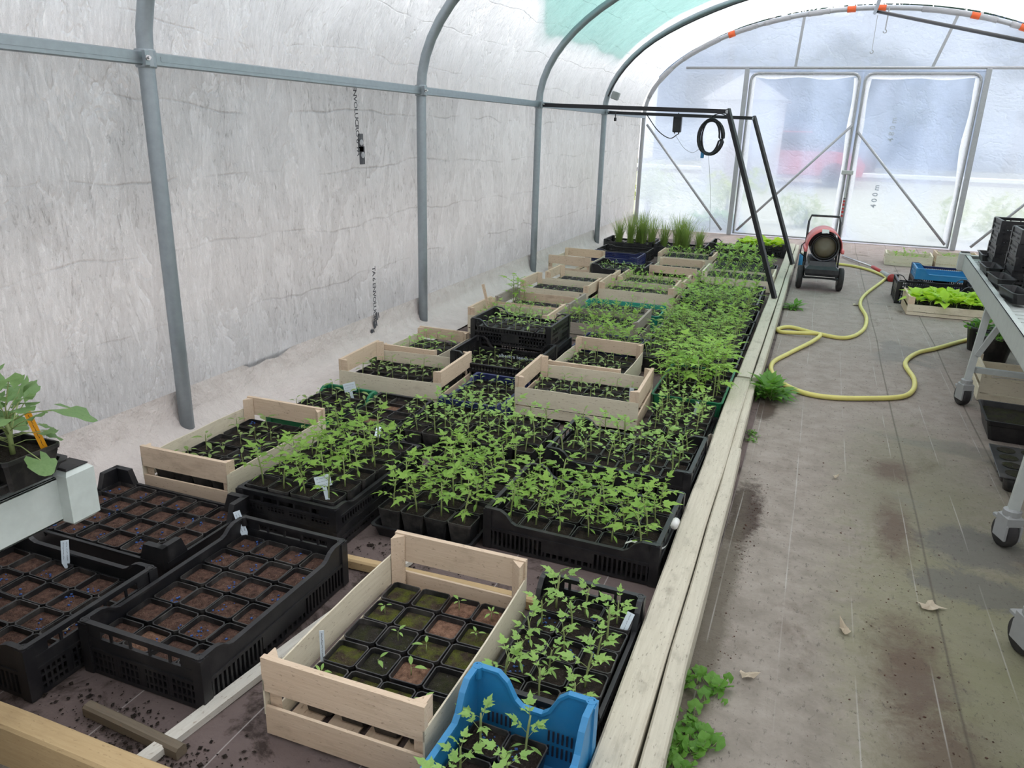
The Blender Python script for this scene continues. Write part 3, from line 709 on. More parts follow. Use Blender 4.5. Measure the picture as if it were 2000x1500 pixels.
def compound_leaf(seed, L=1.0, droop=0.45, pairs=2, width=1.0):
    """unit tomato leaf along +x: thin rachis, end leaflet and side pairs; material 0 blade, 1 stalk"""
    rr = random.Random(seed); mb = MB()
    leaflet(mb, T(.58, 0, 0) @ RX(rr.uniform(-.3, .3)), .46, .24 * width)
    for k in range(pairs):
        x = .56 - .22 * k; ll = (.34, .24, .15)[k]
        for s in (-1, 1):
            leaflet(mb, T(x, 0, 0) @ RZ(s * rr.uniform(.75, 1.15)) @ RX(s * rr.uniform(-.1, .5)), ll * rr.uniform(.85, 1.1), ll * .50 * width)
    mb.cur = 1
    for i in range(3): 
        a, b = i * .2, (i + 1) * .2
        mb.add([(a, -.012, 0), (a, .012, 0), (b, .010, 0), (b, -.010, 0), (a, 0, -.02), (b, 0, -.02)], [(0, 3, 2, 1), (0, 4, 5, 3), (1, 2, 5, 4)])
    mb.v = [(x * L * (1 - .10 * droop * x), y * L, (z - droop * x * x * .55) * L) for x, y, z in mb.v]
    return mb
def simple_leaf(seed, L=1.0, w=.32, droop=.35):
    mb = MB(); leaflet(mb, T(.22, 0, 0), .78, w, .22, False); mb.cur = 1
    mb.add([(0, -.012, 0), (0, .012, 0), (.24, .008, 0), (.24, -.008, 0)], [(0, 3, 2, 1)])
    mb.v = [(x * L, y * L, (z - droop * x * x * .6) * L) for x, y, z in mb.v]; return mb
def lobed_leaf(seed, L=1.0, droop=.3, st=.62, rad=.36):
    """rounded, scalloped geranium-like leaf on a long stalk"""
    rr = random.Random(seed); mb = MB(); n = 15
    vs = [(st, 0, 0)]
    for i in range(n):
        a = -2.65 + 5.3 * i / (n - 1); r = rad * (1 + .13 * cos(a * 5.0)) * rr.uniform(.94, 1.05)
        vs.append((st + r * cos(a), r * sin(a), .17 * rad * (cos(a * 5) - 1)))
    mb.add(vs, [(0, i, i + 1) for i in range(1, n)]); mb.cur = 1
    mb.tube([(0, 0, 0), (.3, 0, .03), (st, 0, 0)], .010, 4)
    mb.v = [(x * L, y * L, (z - droop * max(0, x - .5) ** 2) * L) for x, y, z in mb.v]; return mb
LEAFV = {'tomato': [compound_leaf(i, 1, .40 + .14 * i, 3, .95) for i in range(4)],
         'young': [compound_leaf(10 + i, 1, .15 + .12 * i, 2, 1.1) for i in range(4)],
         'pepper': [simple_leaf(i, 1, .30 + .03 * i, .25 + .2 * i) for i in range(3)],
         'broad': [simple_leaf(i, 1, .62, .35 + .3 * i) for i in range(3)],
         'cot': [simple_leaf(9, 1, .24, .2)],
         'stalked': [lobed_leaf(20 + i, 1, .3 + .7 * i, .80, .20) for i in range(3)],
         'lobed': [lobed_leaf(i, 1, .2 + .4 * i) for i in range(3)]}
def spec(kind, seed):
    """stem points, radius, and leaves (type, variant, matrix)"""
    rr = random.Random(seed * 77 + len(kind)); lv = []
    if kind in ('tomato', 'tall', 'young'):
        h = {'tomato': .115, 'tall': .20, 'young': .095}[kind] * rr.uniform(.85, 1.15); r = .0028
        lean = Vector((rr.uniform(-.16, .16), rr.uniform(-.16, .16), 0)); n = {'tomato': 6, 'tall': 8, 'young': 5}[kind]
        P = lambda t: Vector((lean.x * h * t * t, lean.y * h * t * t, h * t))
        a0 = rr.uniform(0, 6.28)
        for s in (0, pi): lv.append(('cot', 0, T(*P(.32)) @ RZ(a0 + s) @ RY(rr.uniform(-.1, .35)) @ Matrix.Scale(.040, 4)))
        for k in range(n):
            t = .45 + .55 * k / (n - 1); a = a0 + 1 + k * 2.4
            sz = {'tomato': .092, 'tall': .115, 'young': .074}[kind] * (1.0 - .35 * max(0, (k - n + 3) / 3)) * rr.uniform(.8, 1.15)
            up = {'tomato': .62, 'tall': .42, 'young': .7}[kind] + (.45 * (k / (n - 1)))
            lv.append(('young' if kind == 'young' else 'tomato', rr.randrange(4), T(*P(t)) @ RZ(a) @ RY(-up * rr.uniform(.7, 1.15)) @ Matrix.Scale(sz, 4)))
        pts = [P(i / 4) for i in range(5)]
    elif kind == 'pepper':
        h = .058 * rr.uniform(.75, 1.3); r = .0018; P = lambda t: Vector((rr.uniform(-.02, .02) * t * h * 4, 0, h * t)); pts = [Vector((0, 0, h * i / 3)) for i in range(4)]
        a0 = rr.uniform(0, 6.28)
        for k in range(5):
            t = .55 + .45 * k / 4; sz = rr.uniform(.036, .055) * (.7 if k == 4 else 1)
            lv.append(('pepper', rr.randrange(3), T(0, 0, h * t) @ RZ(a0 + k * 2.2) @ RY(-rr.uniform(.15, .7)) @ Matrix.Scale(sz, 4)))
    elif kind == 'sprout':
        h = .030 * rr.uniform(.6, 1.3); r = .0014; pts = [Vector((0, 0, h * i / 2)) for i in range(3)]; a0 = rr.uniform(0, 6.28)
        for k in range(rr.choice((2, 3, 4))):
            lv.append(('pepper', rr.randrange(3), T(0, 0, h * .95) @ RZ(a0 + k * 1.8) @ RY(-rr.uniform(.2, .9)) @ Matrix.Scale(rr.uniform(.022, .036), 4)))
    elif kind == 'lettuce':
        h = .03; r = .004; pts = [Vector((0, 0, h * i / 2)) for i in range(3)]
        for k in range(7):
            lv.append(('broad', rr.randrange(3), T(0, 0, h * .8) @ RZ(k * 2.4 + rr.uniform(-.3, .3)) @ RY(-rr.uniform(.5, 1.25)) @ Matrix.Scale(rr.uniform(.09, .14), 4)))
    elif kind == 'geranium':
        h = .07; r = .005; pts = [Vector((0, 0, h * i / 3)) for i in range(4)]
        for k in range(34):
            lv.append(('stalked', rr.randrange(3), T(0, 0, h * rr.uniform(.2, 1)) @ RZ(k * 2.4 + rr.uniform(-.3, .3)) @ RY(-rr.uniform(-.1, 1.35)) @ Matrix.Scale(rr.uniform(.08, .15), 4)))
    elif kind == 'weed':
        h = .02; r = .003; pts = [Vector((0, 0, h * i / 2)) for i in range(3)]
        for k in range(18):
            lv.append((('tomato', 'tomato', 'pepper')[k % 3], rr.randrange(3), T(0, 0, h * .5) @ RZ(k * 2.4) @ RY(-rr.uniform(.25, 1.3)) @ Matrix.Scale(rr.uniform(.10, .20), 4)))
    elif kind == 'clover':
        h = .02; r = .002; pts = [Vector((0, 0, h * i / 2)) for i in range(3)]
        for k in range(18):
            lv.append(('lobed', rr.randrange(3), T(rr.uniform(-.04, .04), rr.uniform(-.07, .07), 0) @ RZ(rr.uniform(0, 6.28)) @ RY(-rr.uniform(.3, 1.3)) @ Matrix.Scale(rr.uniform(.024, .050), 4)))
    return pts, r, lv
PMAT = {'tomato': 'leaf_tomato', 'tall': 'leaf_bright', 'young': 'leaf_young', 'pepper': 'leaf_pepper', 'sprout': 'leaf_young', 'lettuce': 'leaf_lime', 'geranium': 'leaf_geranium', 'weed': 'leaf_weed', 'clover': 'leaf_weed'}
def into(mb, kind, seed, Mx, base=0):
    """add a whole plant to a mesh builder; materials base+0 blade, base+1 stalk"""
    pts, r, lv = spec(kind, seed)
    mb.cur = base + 1; mb.tube([Mx @ p for p in pts], [r * 1.1] + [r] * (len(pts) - 2) + [r * .7], 5, caps=False)
    for typ, k, m in lv:
        src = LEAFV[typ][k % len(LEAFV[typ])]; mm = Mx @ m; o = len(mb.v)
        mb.v += [tuple(mm @ Vector(p)) for p in src.v]
        mb.f += [tuple(i + o for i in f) for f in src.f]; mb.mi += [base + q for q in src.mi]
def plant_mesh(kind, seed):
    def go():
        mb = MB(); into(mb, kind, seed, Matrix()); return mb.mesh('seedling_' + kind, [PMAT[kind], 'stem_green'], True)
    return cached(('plant', kind, seed), go)
def leaf_mesh(typ, k, mat):
    def go():
        s = LEAFV[typ][k % len(LEAFV[typ])]; return s.mesh('leaf_' + typ, [mat, 'stem_green'], True)
    return cached(('leaf', typ, k % len(LEAFV[typ]), mat), go)
def stem_mesh(kind, seed):
    def go():
        pts, r, lv = spec(kind, seed); mb = MB(); mb.tube(pts, [r * 1.1] + [r] * (len(pts) - 2) + [r * .7], 5)
        return mb.mesh('stem_' + kind, 'stem_green', True)
    return cached(('stem', kind, seed), go)
def plant_split(kind, seed, parent, loc, rz, sc):
    """seedling whose stem is one part and each leaf a sub-part"""
    st = put('stem', stem_mesh(kind, seed), parent, loc, (0, 0, rz), (sc, sc, sc))
    for typ, k, m in spec(kind, seed)[2]:
        put('leaf', leaf_mesh(typ, k, PMAT[kind]), st, mx=m)
    return st

# ------------------------------------------------------------------ pots
def square_ring(hw, z, ch): 
    return [(hw - ch, -hw, z), (hw, -hw + ch, z), (hw, hw - ch, z), (hw - ch, hw, z), (-hw + ch, hw, z), (-hw, hw - ch, z), (-hw, -hw + ch, z), (-hw + ch, -hw, z)]
def pot_builder(hw, H):
    mb = MB(); rings = [(hw * .76, 0, .006), (hw * .96, H - .010, .007), (hw * 1.0, H - .009, .008), (hw * 1.0, H, .008), (hw * .93, H, .0065), (hw * .91, H - .022, .006), (hw * .74, .004, .005)]
    for w, z, c in rings: mb.v += square_ring(w, z, c)
    for i in range(len(rings) - 1):
        for j in range(8): mb.f.append((8 * i + j, 8 * i + (j + 1) % 8, 8 * i + 8 + (j + 1) % 8, 8 * i + 8 + j))
    mb.f += [tuple(range(7, -1, -1)), tuple(range(8 * (len(rings) - 1), 8 * len(rings)))]; mb.mi = [0] * len(mb.f); return mb
def pot_mesh(hw=.0452, H=.085): return cached(('pot', hw, H), lambda: pot_builder(hw, H).mesh('square_pot', 'pot_plastic'))
def soil_builder(hw, z, seed):
    mb = MB(); n = 6; rr = random.Random(seed)
    for j in range(n + 1):
        for i in range(n + 1):
            x = hw * (2 * i / n - 1); y = hw * (2 * j / n - 1); e = i in (0, n) or j in (0, n)
            mb.v.append((x, y, z + (-.002 if e else rr.uniform(-.003, .004))))
    for j in range(n):
        for i in range(n): mb.f.append((j * (n + 1) + i, j * (n + 1) + i + 1, (j + 1) * (n + 1) + i + 1, (j + 1) * (n + 1) + i)); mb.mi.append(0)
    return mb
def soil_mesh(kind, v, hw=.0405, z=.072): return cached(('soil', kind, v, hw, z), lambda: soil_builder(hw, z, v).mesh('soil', SOILS[kind], True))
def pellet_mesh(v):
    def go():
        rr = random.Random(v + 50); mb = MB(); cx, cy = rr.uniform(-.02, .02), rr.uniform(-.02, .02)
        for _ in range(rr.randint(3, 9)):
            s = rr.uniform(.0012, .0028)
            mb.bevbox(-s * 1.3, s * 1.3, -s, s, 0, s * 1.6, s * .4, T(max(-.034, min(.034, rr.gauss(cx, .013))), max(-.034, min(.034, rr.gauss(cy, .013))), .074) @ RZ(rr.uniform(0, 3)) @ RX(rr.uniform(-.4, .4)))
        return mb.mesh('pellets', 'pellet_blue')
    return cached(('pel', v), go)
PR = random.Random(3)
def potted(loc, rz, soil='dark', plant=None, split=False, pellets=0.0, label='', group='', scale=1.0, z=0.0):
    nm = 'potted_seedling' if plant else 'soil_pot'
    pel = PR.random() < pellets
    if not plant and pel and 'bare brown' in label:
        label = label.replace('of bare brown compost', 'of compost with blue pellets'); group = group.replace('pots', 'pelleted pots', 1)
    if soil == 'rust' and not plant: label = label.replace('bare brown compost', 'lighter reddish compost').replace('bare compost', 'reddish compost').replace('compost with blue', 'reddish compost with blue'); group = group.replace('pots', 'reddish pots', 1)
    t = thing(nm, label, 'potted plant' if plant else 'pot', loc, rz, group)
    if scale != 1.0: t.scale = (scale,) * 3
    put('pot', pot_mesh(), t); put('soil', soil_mesh(soil, PR.randrange(4)), t, rot=(0, 0, PR.randrange(4) * pi / 2))
    if pel: tag(put('pellets', pellet_mesh(PR.randrange(8)), t, rot=(0, 0, PR.randrange(4) * pi / 2)), kind='stuff')
    if plant:
        sd = PR.randrange(6); s = PR.uniform(.88, 1.15); p = (PR.uniform(-.008, .008), PR.uniform(-.008, .008), .071); a = PR.uniform(0, 6.28)
        if split: plant_split(plant, sd, t, p, a, s)
        else: put('seedling', plant_mesh(plant, sd), t, p, (PR.uniform(-.1, .1), PR.uniform(-.1, .1), a), (s, s, s))
    return t
def fill(cx, cy, z, rz, nx, ny, pitch=.0905, soil='dark', plant=None, split=False, pellets=0.0, label='', group='', skip=(), alt=None, rows=None, bare=0.0, x0=0.0, y0=0.0, py=None):
    """a block of pots nx by ny, centred in a crate; alt(i,j) may override soil/plant"""
    out = []; py = py or pitch
    for j in range(ny):
        for i in range(nx):
            if (i, j) in skip: continue
            lx = (i - (nx - 1) / 2) * pitch + x0 + PR.uniform(-.0012, .0012); ly = (j - (ny - 1) / 2) * py + y0 + PR.uniform(-.0012, .0012)
            s, p = soil, plant
            if alt: s, p = alt(i, j, s, p)
            if p and PR.random() < bare: p = None
            x = cx + lx * cos(rz) - ly * sin(rz); y = cy + lx * sin(rz) + ly * cos(rz)
            pass
            lb = label; gp = group
            if rows: ph = rows(i, j); lb += ' ' + ph; gp += ' ' + ph
            if not p and plant: lb = 'pot of bare compost among the seedlings ' + group.split(' ', 1)[1] + (' ' + rows(i, j) if rows else '')
            out.append(potted((x, y, z + PR.uniform(0, .004)), rz + PR.uniform(-.03, .03), s, p, split, pellets, lb, gp if (p or not plant) else 'bare pots ' + group.split(' ', 1)[1] + (' ' + rows(i, j) if rows else '')))
    return out

# ------------------------------------------------------------------ wooden crates
def slat_mesh(L, w, t, bow=0.0, n=1):
    def go():
        mb = MB(); n2 = 8 if bow else 1
        for i in range(n2 + 1):
            u = i / n2; x = L * (u - .5); k = bow * (1 - (2 * u - 1) ** 2); j = 0.0015 * noise.noise(Vector((x * 30, L * 9, w * 50)))
            mb.v += [(x, -t / 2 + k, -w / 2), (x, t / 2 + k, -w / 2), (x, t / 2 + k, w / 2 + j * 2), (x, -t / 2 + k, w / 2 + j * 2)]
        for i in range(n2):
            for j in range(4): mb.f.append((4 * i + j, 4 * i + (j + 1) % 4, 4 * i + 4 + (j + 1) % 4, 4 * i + 4 + j))
        mb.f += [(3, 2, 1, 0), (4 * n2, 4 * n2 + 1, 4 * n2 + 2, 4 * n2 + 3)]; mb.mi = [0] * len(mb.f)
        mb.f = [f[::-1] for f in mb.f]
        return mb
    return go()
def slat(L, w, t, mat, bow=0.0): return cached(('slat', round(L, 3), w, t, mat, bow), lambda: slat_mesh(L, w, t, bow).mesh('slat', mat))
def wooden_crate(cx, cy, rz, L, Wd, H, label, mat='poplar', side='poplar_pale', z=0.0, drop=.06, bow=.006, gap=True):
    """end boards at local x = ±L/2 are tall, the long sides lower"""
    t = thing('wooden_crate', label, 'crate', (cx, cy, z), rz)
    hh = H * .42
    for s in (-1, 1):
        x = s * (L / 2 - .009)
        put('end_slat', slat(Wd, round(hh, 3), .016, mat), t, (x, 0, H - hh / 2), (0, 0, s * pi / 2))
        put('end_slat', slat(Wd - .004, round(H * .36, 3), .008, mat), t, (s * (L / 2 - .005), 0, H * .18 + .006), (0, 0, s * pi / 2))
        for q in (-1, 1):
            mb = cached(('cpost', round(H, 3), mat), lambda: MB().prism([(0, 0), (.034, 0), (.004, .030), (0, .030)], .004, H - .004).mesh('corner_post', mat))
            a = (0 if q < 0 else -pi / 2) if s < 0 else (pi / 2 if q < 0 else pi)
            put('corner_post', mb, t, (s * (L / 2 - .018), q * (Wd / 2 - .005), 0), (0, 0, a))
    zt = H - drop; up = zt * .62
    for q in (-1, 1):
        y = q * (Wd / 2 - .002)
        put('side_slat', slat(L - .002, round(up, 3), .0045, side, bow), t, (0, y, zt - up / 2), (0, 0, 0 if q > 0 else pi))
        put('side_slat', slat(L - .006, round(zt * .30, 3), .0045, side, bow * .3), t, (0, q * (Wd / 2 - .004), zt * .15 + .004), (0, 0, 0 if q > 0 else pi))
    for k in range(4):
        put('bottom_slat', slat(L - .02, round(Wd * .2, 3), .005, mat), t, (0, (k - 1.5) * Wd * .245, .0045), (pi / 2, 0, 0))
    return t

# ------------------------------------------------------------------ plastic crates
def rim_profile(L, H, dip, cw, slope=.06):
    h = L / 2
    if dip <= 0: return [(-h, H), (h, H)]
    return [(-h, H), (-h + cw, H), (-h + cw + slope * .35, H - dip * .25), (-h + cw + slope * .7, H - dip * .8), (-h + cw + slope, H - dip), (h - cw - slope, H - dip), (h - cw - slope * .7, H - dip * .8), (h - cw - slope * .35, H - dip * .25), (h - cw, H), (h, H)]
def prof_z(prof, x):
    for (a, za), (b, zb) in zip(prof, prof[1:]):
        if a - 1e-9 <= x <= b + 1e-9: return za + (zb - za) * ((x - a) / (b - a) if b > a else 0)
    return prof[-1][1]
def wall_poly(mb, prof, z0, t, x0, x1):
    """solid wall between z0 and the rim profile"""
    xs = sorted({x0, x1} | {p[0] for p in prof if x0 < p[0] < x1}); n = len(xs); o = []
    vs = []
    for x in xs:
        zt = prof_z(prof, x); vs += [(x, -t / 2, z0), (x, -t / 2, zt), (x, t / 2, z0), (x, t / 2, zt)]
    fs = []
    for i in range(n - 1):
        a = 4 * i; b = a + 4
        fs += [(a, b, b + 1, a + 1), (a + 2, a + 3, b + 3, b + 2), (a + 1, b + 1, b + 3, a + 3), (a, a + 2, b + 2, b)]
    fs += [(0, 1, 3, 2), (4 * n - 4, 4 * n - 2, 4 * n - 1, 4 * n - 3)]
    mb.add(vs, fs)
def panel_mesh(L, H, dip, style, mat, cw=.05):
    def go():
        mb = MB(); prof = rim_profile(L, H, dip, cw); h = L / 2; t = .004
        if style == 'solid':
            wall_poly(mb, prof, .0, .006, -h, h)
        else:
            mid = H * .50
            mb.box(-h, h, -.004, .004, 0, .012)
            mb.box(-h, h, -.006, .005, mid - .006, mid + .004)
            if style == 'rib':
                wall_poly(mb, prof, mid, t, -h, h)
                x = -h + .012
                while x < h - .008:
                    if not (-L * .14 < x < L * .14): mb.box(x - .0035, x + .0035, -.004, .003, .010, mid)
                    x += .0165
                mb.box(-L * .15, L * .15, -.005, .002, .030, mid); 
                for k in range(8): 
                    xx = -L * .13 + L * .26 * k / 7; mb.box(xx - .004, xx + .004, -.004, .003, .010, .032)
            elif style == 'slot':                                   # straight rim, window slots, lattice below
                z1 = H - .018; z2 = H - .040; wall_poly(mb, prof, z1, t, -h, h)
                nb = 5
                for k in range(nb + 1):
                    xx = -h + .03 + (L - .06) * k / nb; w = .004 if 0 < k < nb else .03
                    mb.box(max(-h, xx - w), min(h, xx + w), -t / 2, t / 2, z2, z1)
                mb.box(-h, h, -.004, .004, z2 - .010, z2)
                mb.box(-h, h, -t / 2, t / 2, mid, z2 - .008)
                x = -h + .01
                while x < h - .006: mb.box(x - .003, x + .003, -.0035, .0035, .010, mid); x += .0155
                for zz in (mid * .36, mid * .68): mb.box(-h, h, -.003, .003, zz - .003, zz + .003)
                for k in (.27, .5, .73): mb.box(-h + L * k - .010, -h + L * k + .010, -.003, .003, .01, mid)
            else:                                                   # 'grid': open lattice all over
                wall_poly(mb, [(x, z) for x, z in prof], H - dip - .030, t, -h, h) if dip <= 0 else None
                if dip > 0: mb.box(-h, h, -.003, .003, H - dip - .022, H - dip)
                top = H - max(dip, .02)
                x = -h + .008
                while x < h - .004: mb.box(x - .0032, x + .0032, -.003, .003, .010, top - .004); x += .0185
                for zz in (.25, .5, .75): mb.box(-h, h, -.003, .003, top * zz - .0035, top * zz + .0035)
                mb.box(-L * .11, L * .11, -.0035, .0035, top * .25, top * .75)
                for s in (-1, 1): 
                    a, b = sorted((s * h, s * (h - cw * .6))); mb.box(a, b, -.003, .003, .0, H - .006)
        mb.bar([(x, 0.002, z - .003) for x, z in prof], .015, .007)
        return mb.mesh('crate_panel', mat)
    return cached(('panel', round(L, 3), round(H, 3), dip, style, mat, cw), go)
def crate_corner(H, mat):
    def go():
        mb = MB(); mb.prism([(0, 0), (.030, 0), (.030, .006), (.011, .011), (.006, .030), (0, .030)], 0, H - .004)
        mb.lathe([(.0075, H - .03), (.0115, H - .03), (.0125, H - .004), (.0125, H + .001), (.0085, H + .001), (.0075, H - .025)], 12, T(.0135, .0135, 0), False, False)
        return mb.mesh('corner_post', mat)
    return cached(('ccor', round(H, 3), mat), go)
def plastic_crate(cx, cy, rz, L, Wd, H, label, mat='black_plastic', long_style='rib', end_style='slot', dip=.035, edip=0.0, z=0.0, name='plastic_crate', cw=.05):
    t = thing(name, label, 'crate', (cx, cy, z), rz)
    for q in (-1, 1):
        put('side_panel', panel_mesh(L - .02, H, dip, long_style, mat, cw), t, (0, q * (Wd / 2 - .008), 0), (0, 0, 0 if q < 0 else pi))
        put('end_panel', panel_mesh(Wd - .02, H, edip, end_style, mat, cw), t, (q * (L / 2 - .008), 0, 0), (0, 0, pi / 2 if q > 0 else -pi / 2))
    for i, (sx, sy) in enumerate(((-1, -1), (1, -1), (1, 1), (-1, 1))):
        put('corner_post', crate_corner(H, mat), t, (sx * L / 2, sy * Wd / 2, 0), (0, 0, i * pi / 2))
    mb = cached(('cbase', round(L, 3), round(Wd, 3), mat), lambda: MB().box(-L / 2 + .008, L / 2 - .008, -Wd / 2 + .008, Wd / 2 - .008, .002, .006).mesh('crate_base', mat))
    put('base', mb, t); return t
def tray(cx, cy, rz, L, Wd, H, label, mat='black_plastic', z=0.0, corners=False, name='seed_tray', flare=.012, t_=.004, cat='tray'):
    """shallow moulded tray with a turned lip; corners=True raises chunky corner blocks"""
    t = thing(name, label, cat, (cx, cy, z), rz)
    def go():
        mb = MB(); rings = [(-flare, 0), (0, H - .004), (.006, H - .004), (.006, H), (-t_, H), (-flare - t_, .005)]
        for o, zz in rings:
            a, b, c = L / 2 + o - .006, Wd / 2 + o - .006, .014
            mb.v += [(a - c, -b, zz), (a, -b + c, zz), (a, b - c, zz), (a - c, b, zz), (-a + c, b, zz), (-a, b - c, zz), (-a, -b + c, zz), (-a + c, -b, zz)]
        for i in range(len(rings) - 1):
            for j in range(8): mb.f.append((8 * i + j, 8 * i + (j + 1) % 8, 8 * i + 8 + (j + 1) % 8, 8 * i + 8 + j))
        mb.f += [tuple(range(7, -1, -1)), tuple(range(8 * (len(rings) - 1), 8 * len(rings)))]; mb.mi = [0] * len(mb.f)
        return mb.mesh('tray_body', mat)
    put('tray_body', cached(('tray', round(L, 3), round(Wd, 3), H, mat, flare), go), t)
    if corners:
        def blk():
            mb = MB(); th = .022; h1 = corners
            for ax in (0, 1):                                     # two trapezoid wings meeting at the corner
                ln = .105
                vs = []
                for y in (0, th): vs += [(0, y, H - .02), (ln, y, H - .02), (ln - .028, y, h1), (0, y, h1)]
                vs = [(x, y, zz) if ax == 0 else (y, x, zz) for x, y, zz in vs]
                fs = [(0, 1, 2, 3), (7, 6, 5, 4), (0, 4, 5, 1), (1, 5, 6, 2), (2, 6, 7, 3), (3, 7, 4, 0)]
                mb.add(vs, fs if ax == 0 else [f[::-1] for f in fs])
            return mb.mesh('corner_block', mat)
        me = cached(('blk', H, corners, mat), blk)
        for i, (sx, sy) in enumerate(((-1, -1), (1, -1), (1, 1), (-1, 1))):
            put('corner_block', me, t, (sx * (L / 2 - .001), sy * (Wd / 2 - .001), 0), (0, 0, i * pi / 2))
    return t

# ------------------------------------------------------------------ plant labels
def scribble(w, h, rows, seed, mat='ink'):
    rr = random.Random(seed); mb = MB()
    for r in range(rows):
        z = h * (.5 - (r + .5) / rows); x = -w / 2
        while x < w / 2 - .002:
            l = rr.uniform(.0012, .0026); a = rr.uniform(-.9, .9)
            mb.box(0, l, -.0003, 0, -.0004, .0004, T(x, 0, z) @ RY(a)); x += l * rr.uniform(.6, 1.5)
            if rr.random() < .12: x += .003
    return mb.mesh('handwriting', mat)
def plant_tag(loc, label, size=(.017, .075), mat='white_tag', tilt=(0.2, 0.1), rz=0.0, rows=2, seed=1, tee=False):
    t = thing('plant_label', label, 'plant label', loc, rz or math.atan2(-loc[0], loc[1]))
    w, h = size; mb = MB()
    if tee: mb.bevbox(-w / 2, w / 2, -.0008, .0008, h * .45, h, .0004); mb.bevbox(-w * .13, w * .13, -.0008, .0008, -.02, h * .46, .0004)
    else: mb.prism([(-w / 2, h), (w / 2, h), (w / 2, 0), (w * .1, -.02), (-w * .1, -.02), (-w / 2, 0)], -.0008, .0008, RX(pi / 2))
    b = put('tag', mb.mesh('tag', mat), t, rot=(tilt[0], tilt[1], 0))
    if tee: put('handwriting', scribble(w * .8, h * .45, 3, seed), b, (0, -.0012, h * .72))
    else: put('handwriting', scribble(h * .85, w * .8, rows, seed), b, (0, -.0012, h * .5), (0, pi / 2, 0))
    return t

# ------------------------------------------------------------------ crates on the bed, front rows
H2 = pi / 2
# crate pushed under the white trolley, bare soil
plastic_crate(-1.965, 1.25, 0, .605, .425, .155, 'black lattice crate of bare pots half hidden below the white trolley rail', dip=.03)
fill(-1.965, 1.25, .008, 0, 6, 4, .0925, 'brown', None, pellets=.55, label='square pot of bare brown compost in the crate below the trolley', rows=lambda i, j: ('along the bare ground', 'in its second row', 'in its third row', 'along the chunky tray')[j], group='pots in the crate below the trolley rail')
# crate A: straight slotted end towards the path of bare ground
plastic_crate(-1.446, 1.50, H2, .64, .405, .155, 'black crate with swooping sides full of bare pots beside the pale lath', dip=.028)
fill(-1.446, 1.50, .010, 0, 4, 6, .0925, 'brown', None, pellets=.75, label='square pot of bare brown compost in the lath crate', rows=lambda i, j: ('beside the bare ground', 'in the second row', 'in the third row', 'in the fourth row', 'in the fifth row', 'next to its white label')[j], group='pots in the crate beside the lath', py=.1, alt=lambda i, j, s, p: ('rust' if (i, j) == (1, 0) else s, p))
# tray B with chunky corners
tray(-2.035, 1.745, 0, .62, .40, .095, 'shallow black tray with chunky raised corners full of bare pots', corners=.15)
fill(-2.035, 1.745, .008, 0, 6, 4, .096, 'brown', None, pellets=.6, label='square pot of bare brown compost in the chunky tray', rows=lambda i, j: ('next to the lower crate', 'in its second row', 'in its third row', 'along the wooden crate')[j], group='pots in the chunky cornered tray', py=.09)
# wooden crate W
wooden_crate(-.853, 1.512, H2 + .012, .655, .425, .222, 'front wooden crate of mossy pots with tiny sprouts next to the blue crate', z=.0, drop=.062)
def wmix(i, j, s, p):
    k = (i * 5 + j * 3) % 7
    return ('rust' if (i, j) in ((2, 1), (2, 3), (3, 4), (2, 4)) else ('moss' if k in (0, 2, 3, 5) else 'mossdark'), 'sprout' if (i, j) in ((0, 0), (3, 0), (2, 1), (1, 2), (2, 2), (1, 1), (3, 3), (0, 3), (3, 4), (2, 4)) else None)
fill(-.853, 1.512, .012, .012, 4, 5, .0945, 'moss', 'sprout', True, label='mossy square pot with tiny sprout in the front wooden crate', rows=lambda i, j: ('along its bowed end', 'in its second row', 'in its middle row', 'in its fourth row', 'along the batten')[j], group='seedlings in the front wooden crate', alt=wmix, x0=.012, y0=0.0, py=.098)
# crate K with young tomatoes
plastic_crate(-.466, 1.648, H2 - .015, .53, .312, .150, 'narrow black crate of young tomato plants between wooden crate and plank', dip=.09, cw=.03)
fill(-.466, 1.648, .012, -.015, 3, 5, .0935, 'dark', 'young', True, pellets=.5, label='square pot with a young tomato plant in the narrow black crate', rows=lambda i, j: ('along the wooden crate', 'in its middle file', 'along the plank')[i], group='seedlings in the narrow black crate', py=.0965)
# blue crate
plastic_crate(-.456, 1.105, H2 - .03, .52, .300, .225, 'bright blue crate with notched sides holding a few tomato pots', mat='blue_plastic', long_style='solid', end_style='solid', dip=.075, edip=.075, cw=.055)
bl = [o for o in bpy.data.objects if o.name.startswith('plastic_crate') and 'bright blue' in o['label']][0]
vm = MB().bevbox(0, .0022, -.0022, .0022, 0, .030, .0008).mesh('vent_slot', 'ink')
for grp in (-.10, .05):
    for k in range(6):
        for zz in (.085, .045): put('vent_slot', vm, bl, (.2402, grp + k * .011, zz))
fill(-.490, 1.13, .012, -.03, 2, 4, .0935, 'dark', 'young', True, pellets=.6, label='square pot with a young tomato plant in the bright blue crate', rows=lambda i, j: ('along the wooden crate', 'beside the empty half')[i], group='seedlings in the bright blue crate', py=.0975)
# wooden crate D with sparse peppers
wooden_crate(-2.105, 2.345, H2 + .02, .645, .405, .195, 'pale wooden crate behind the chunky cornered tray by the steel hoop', z=.012, drop=.045)
fill(-2.105, 2.345, .022, .02, 4, 6, .0905, 'dark', 'pepper', label='square pot with a spindly pepper seedling in the crate by the hoop', rows=lambda i, j: ('along the wall', 'second from the wall', 'second from the tomatoes', 'along the tomatoes')[i], group='seedlings in the wooden crate by the hoop', bare=.25, pellets=.3, x0=.0, py=.098)
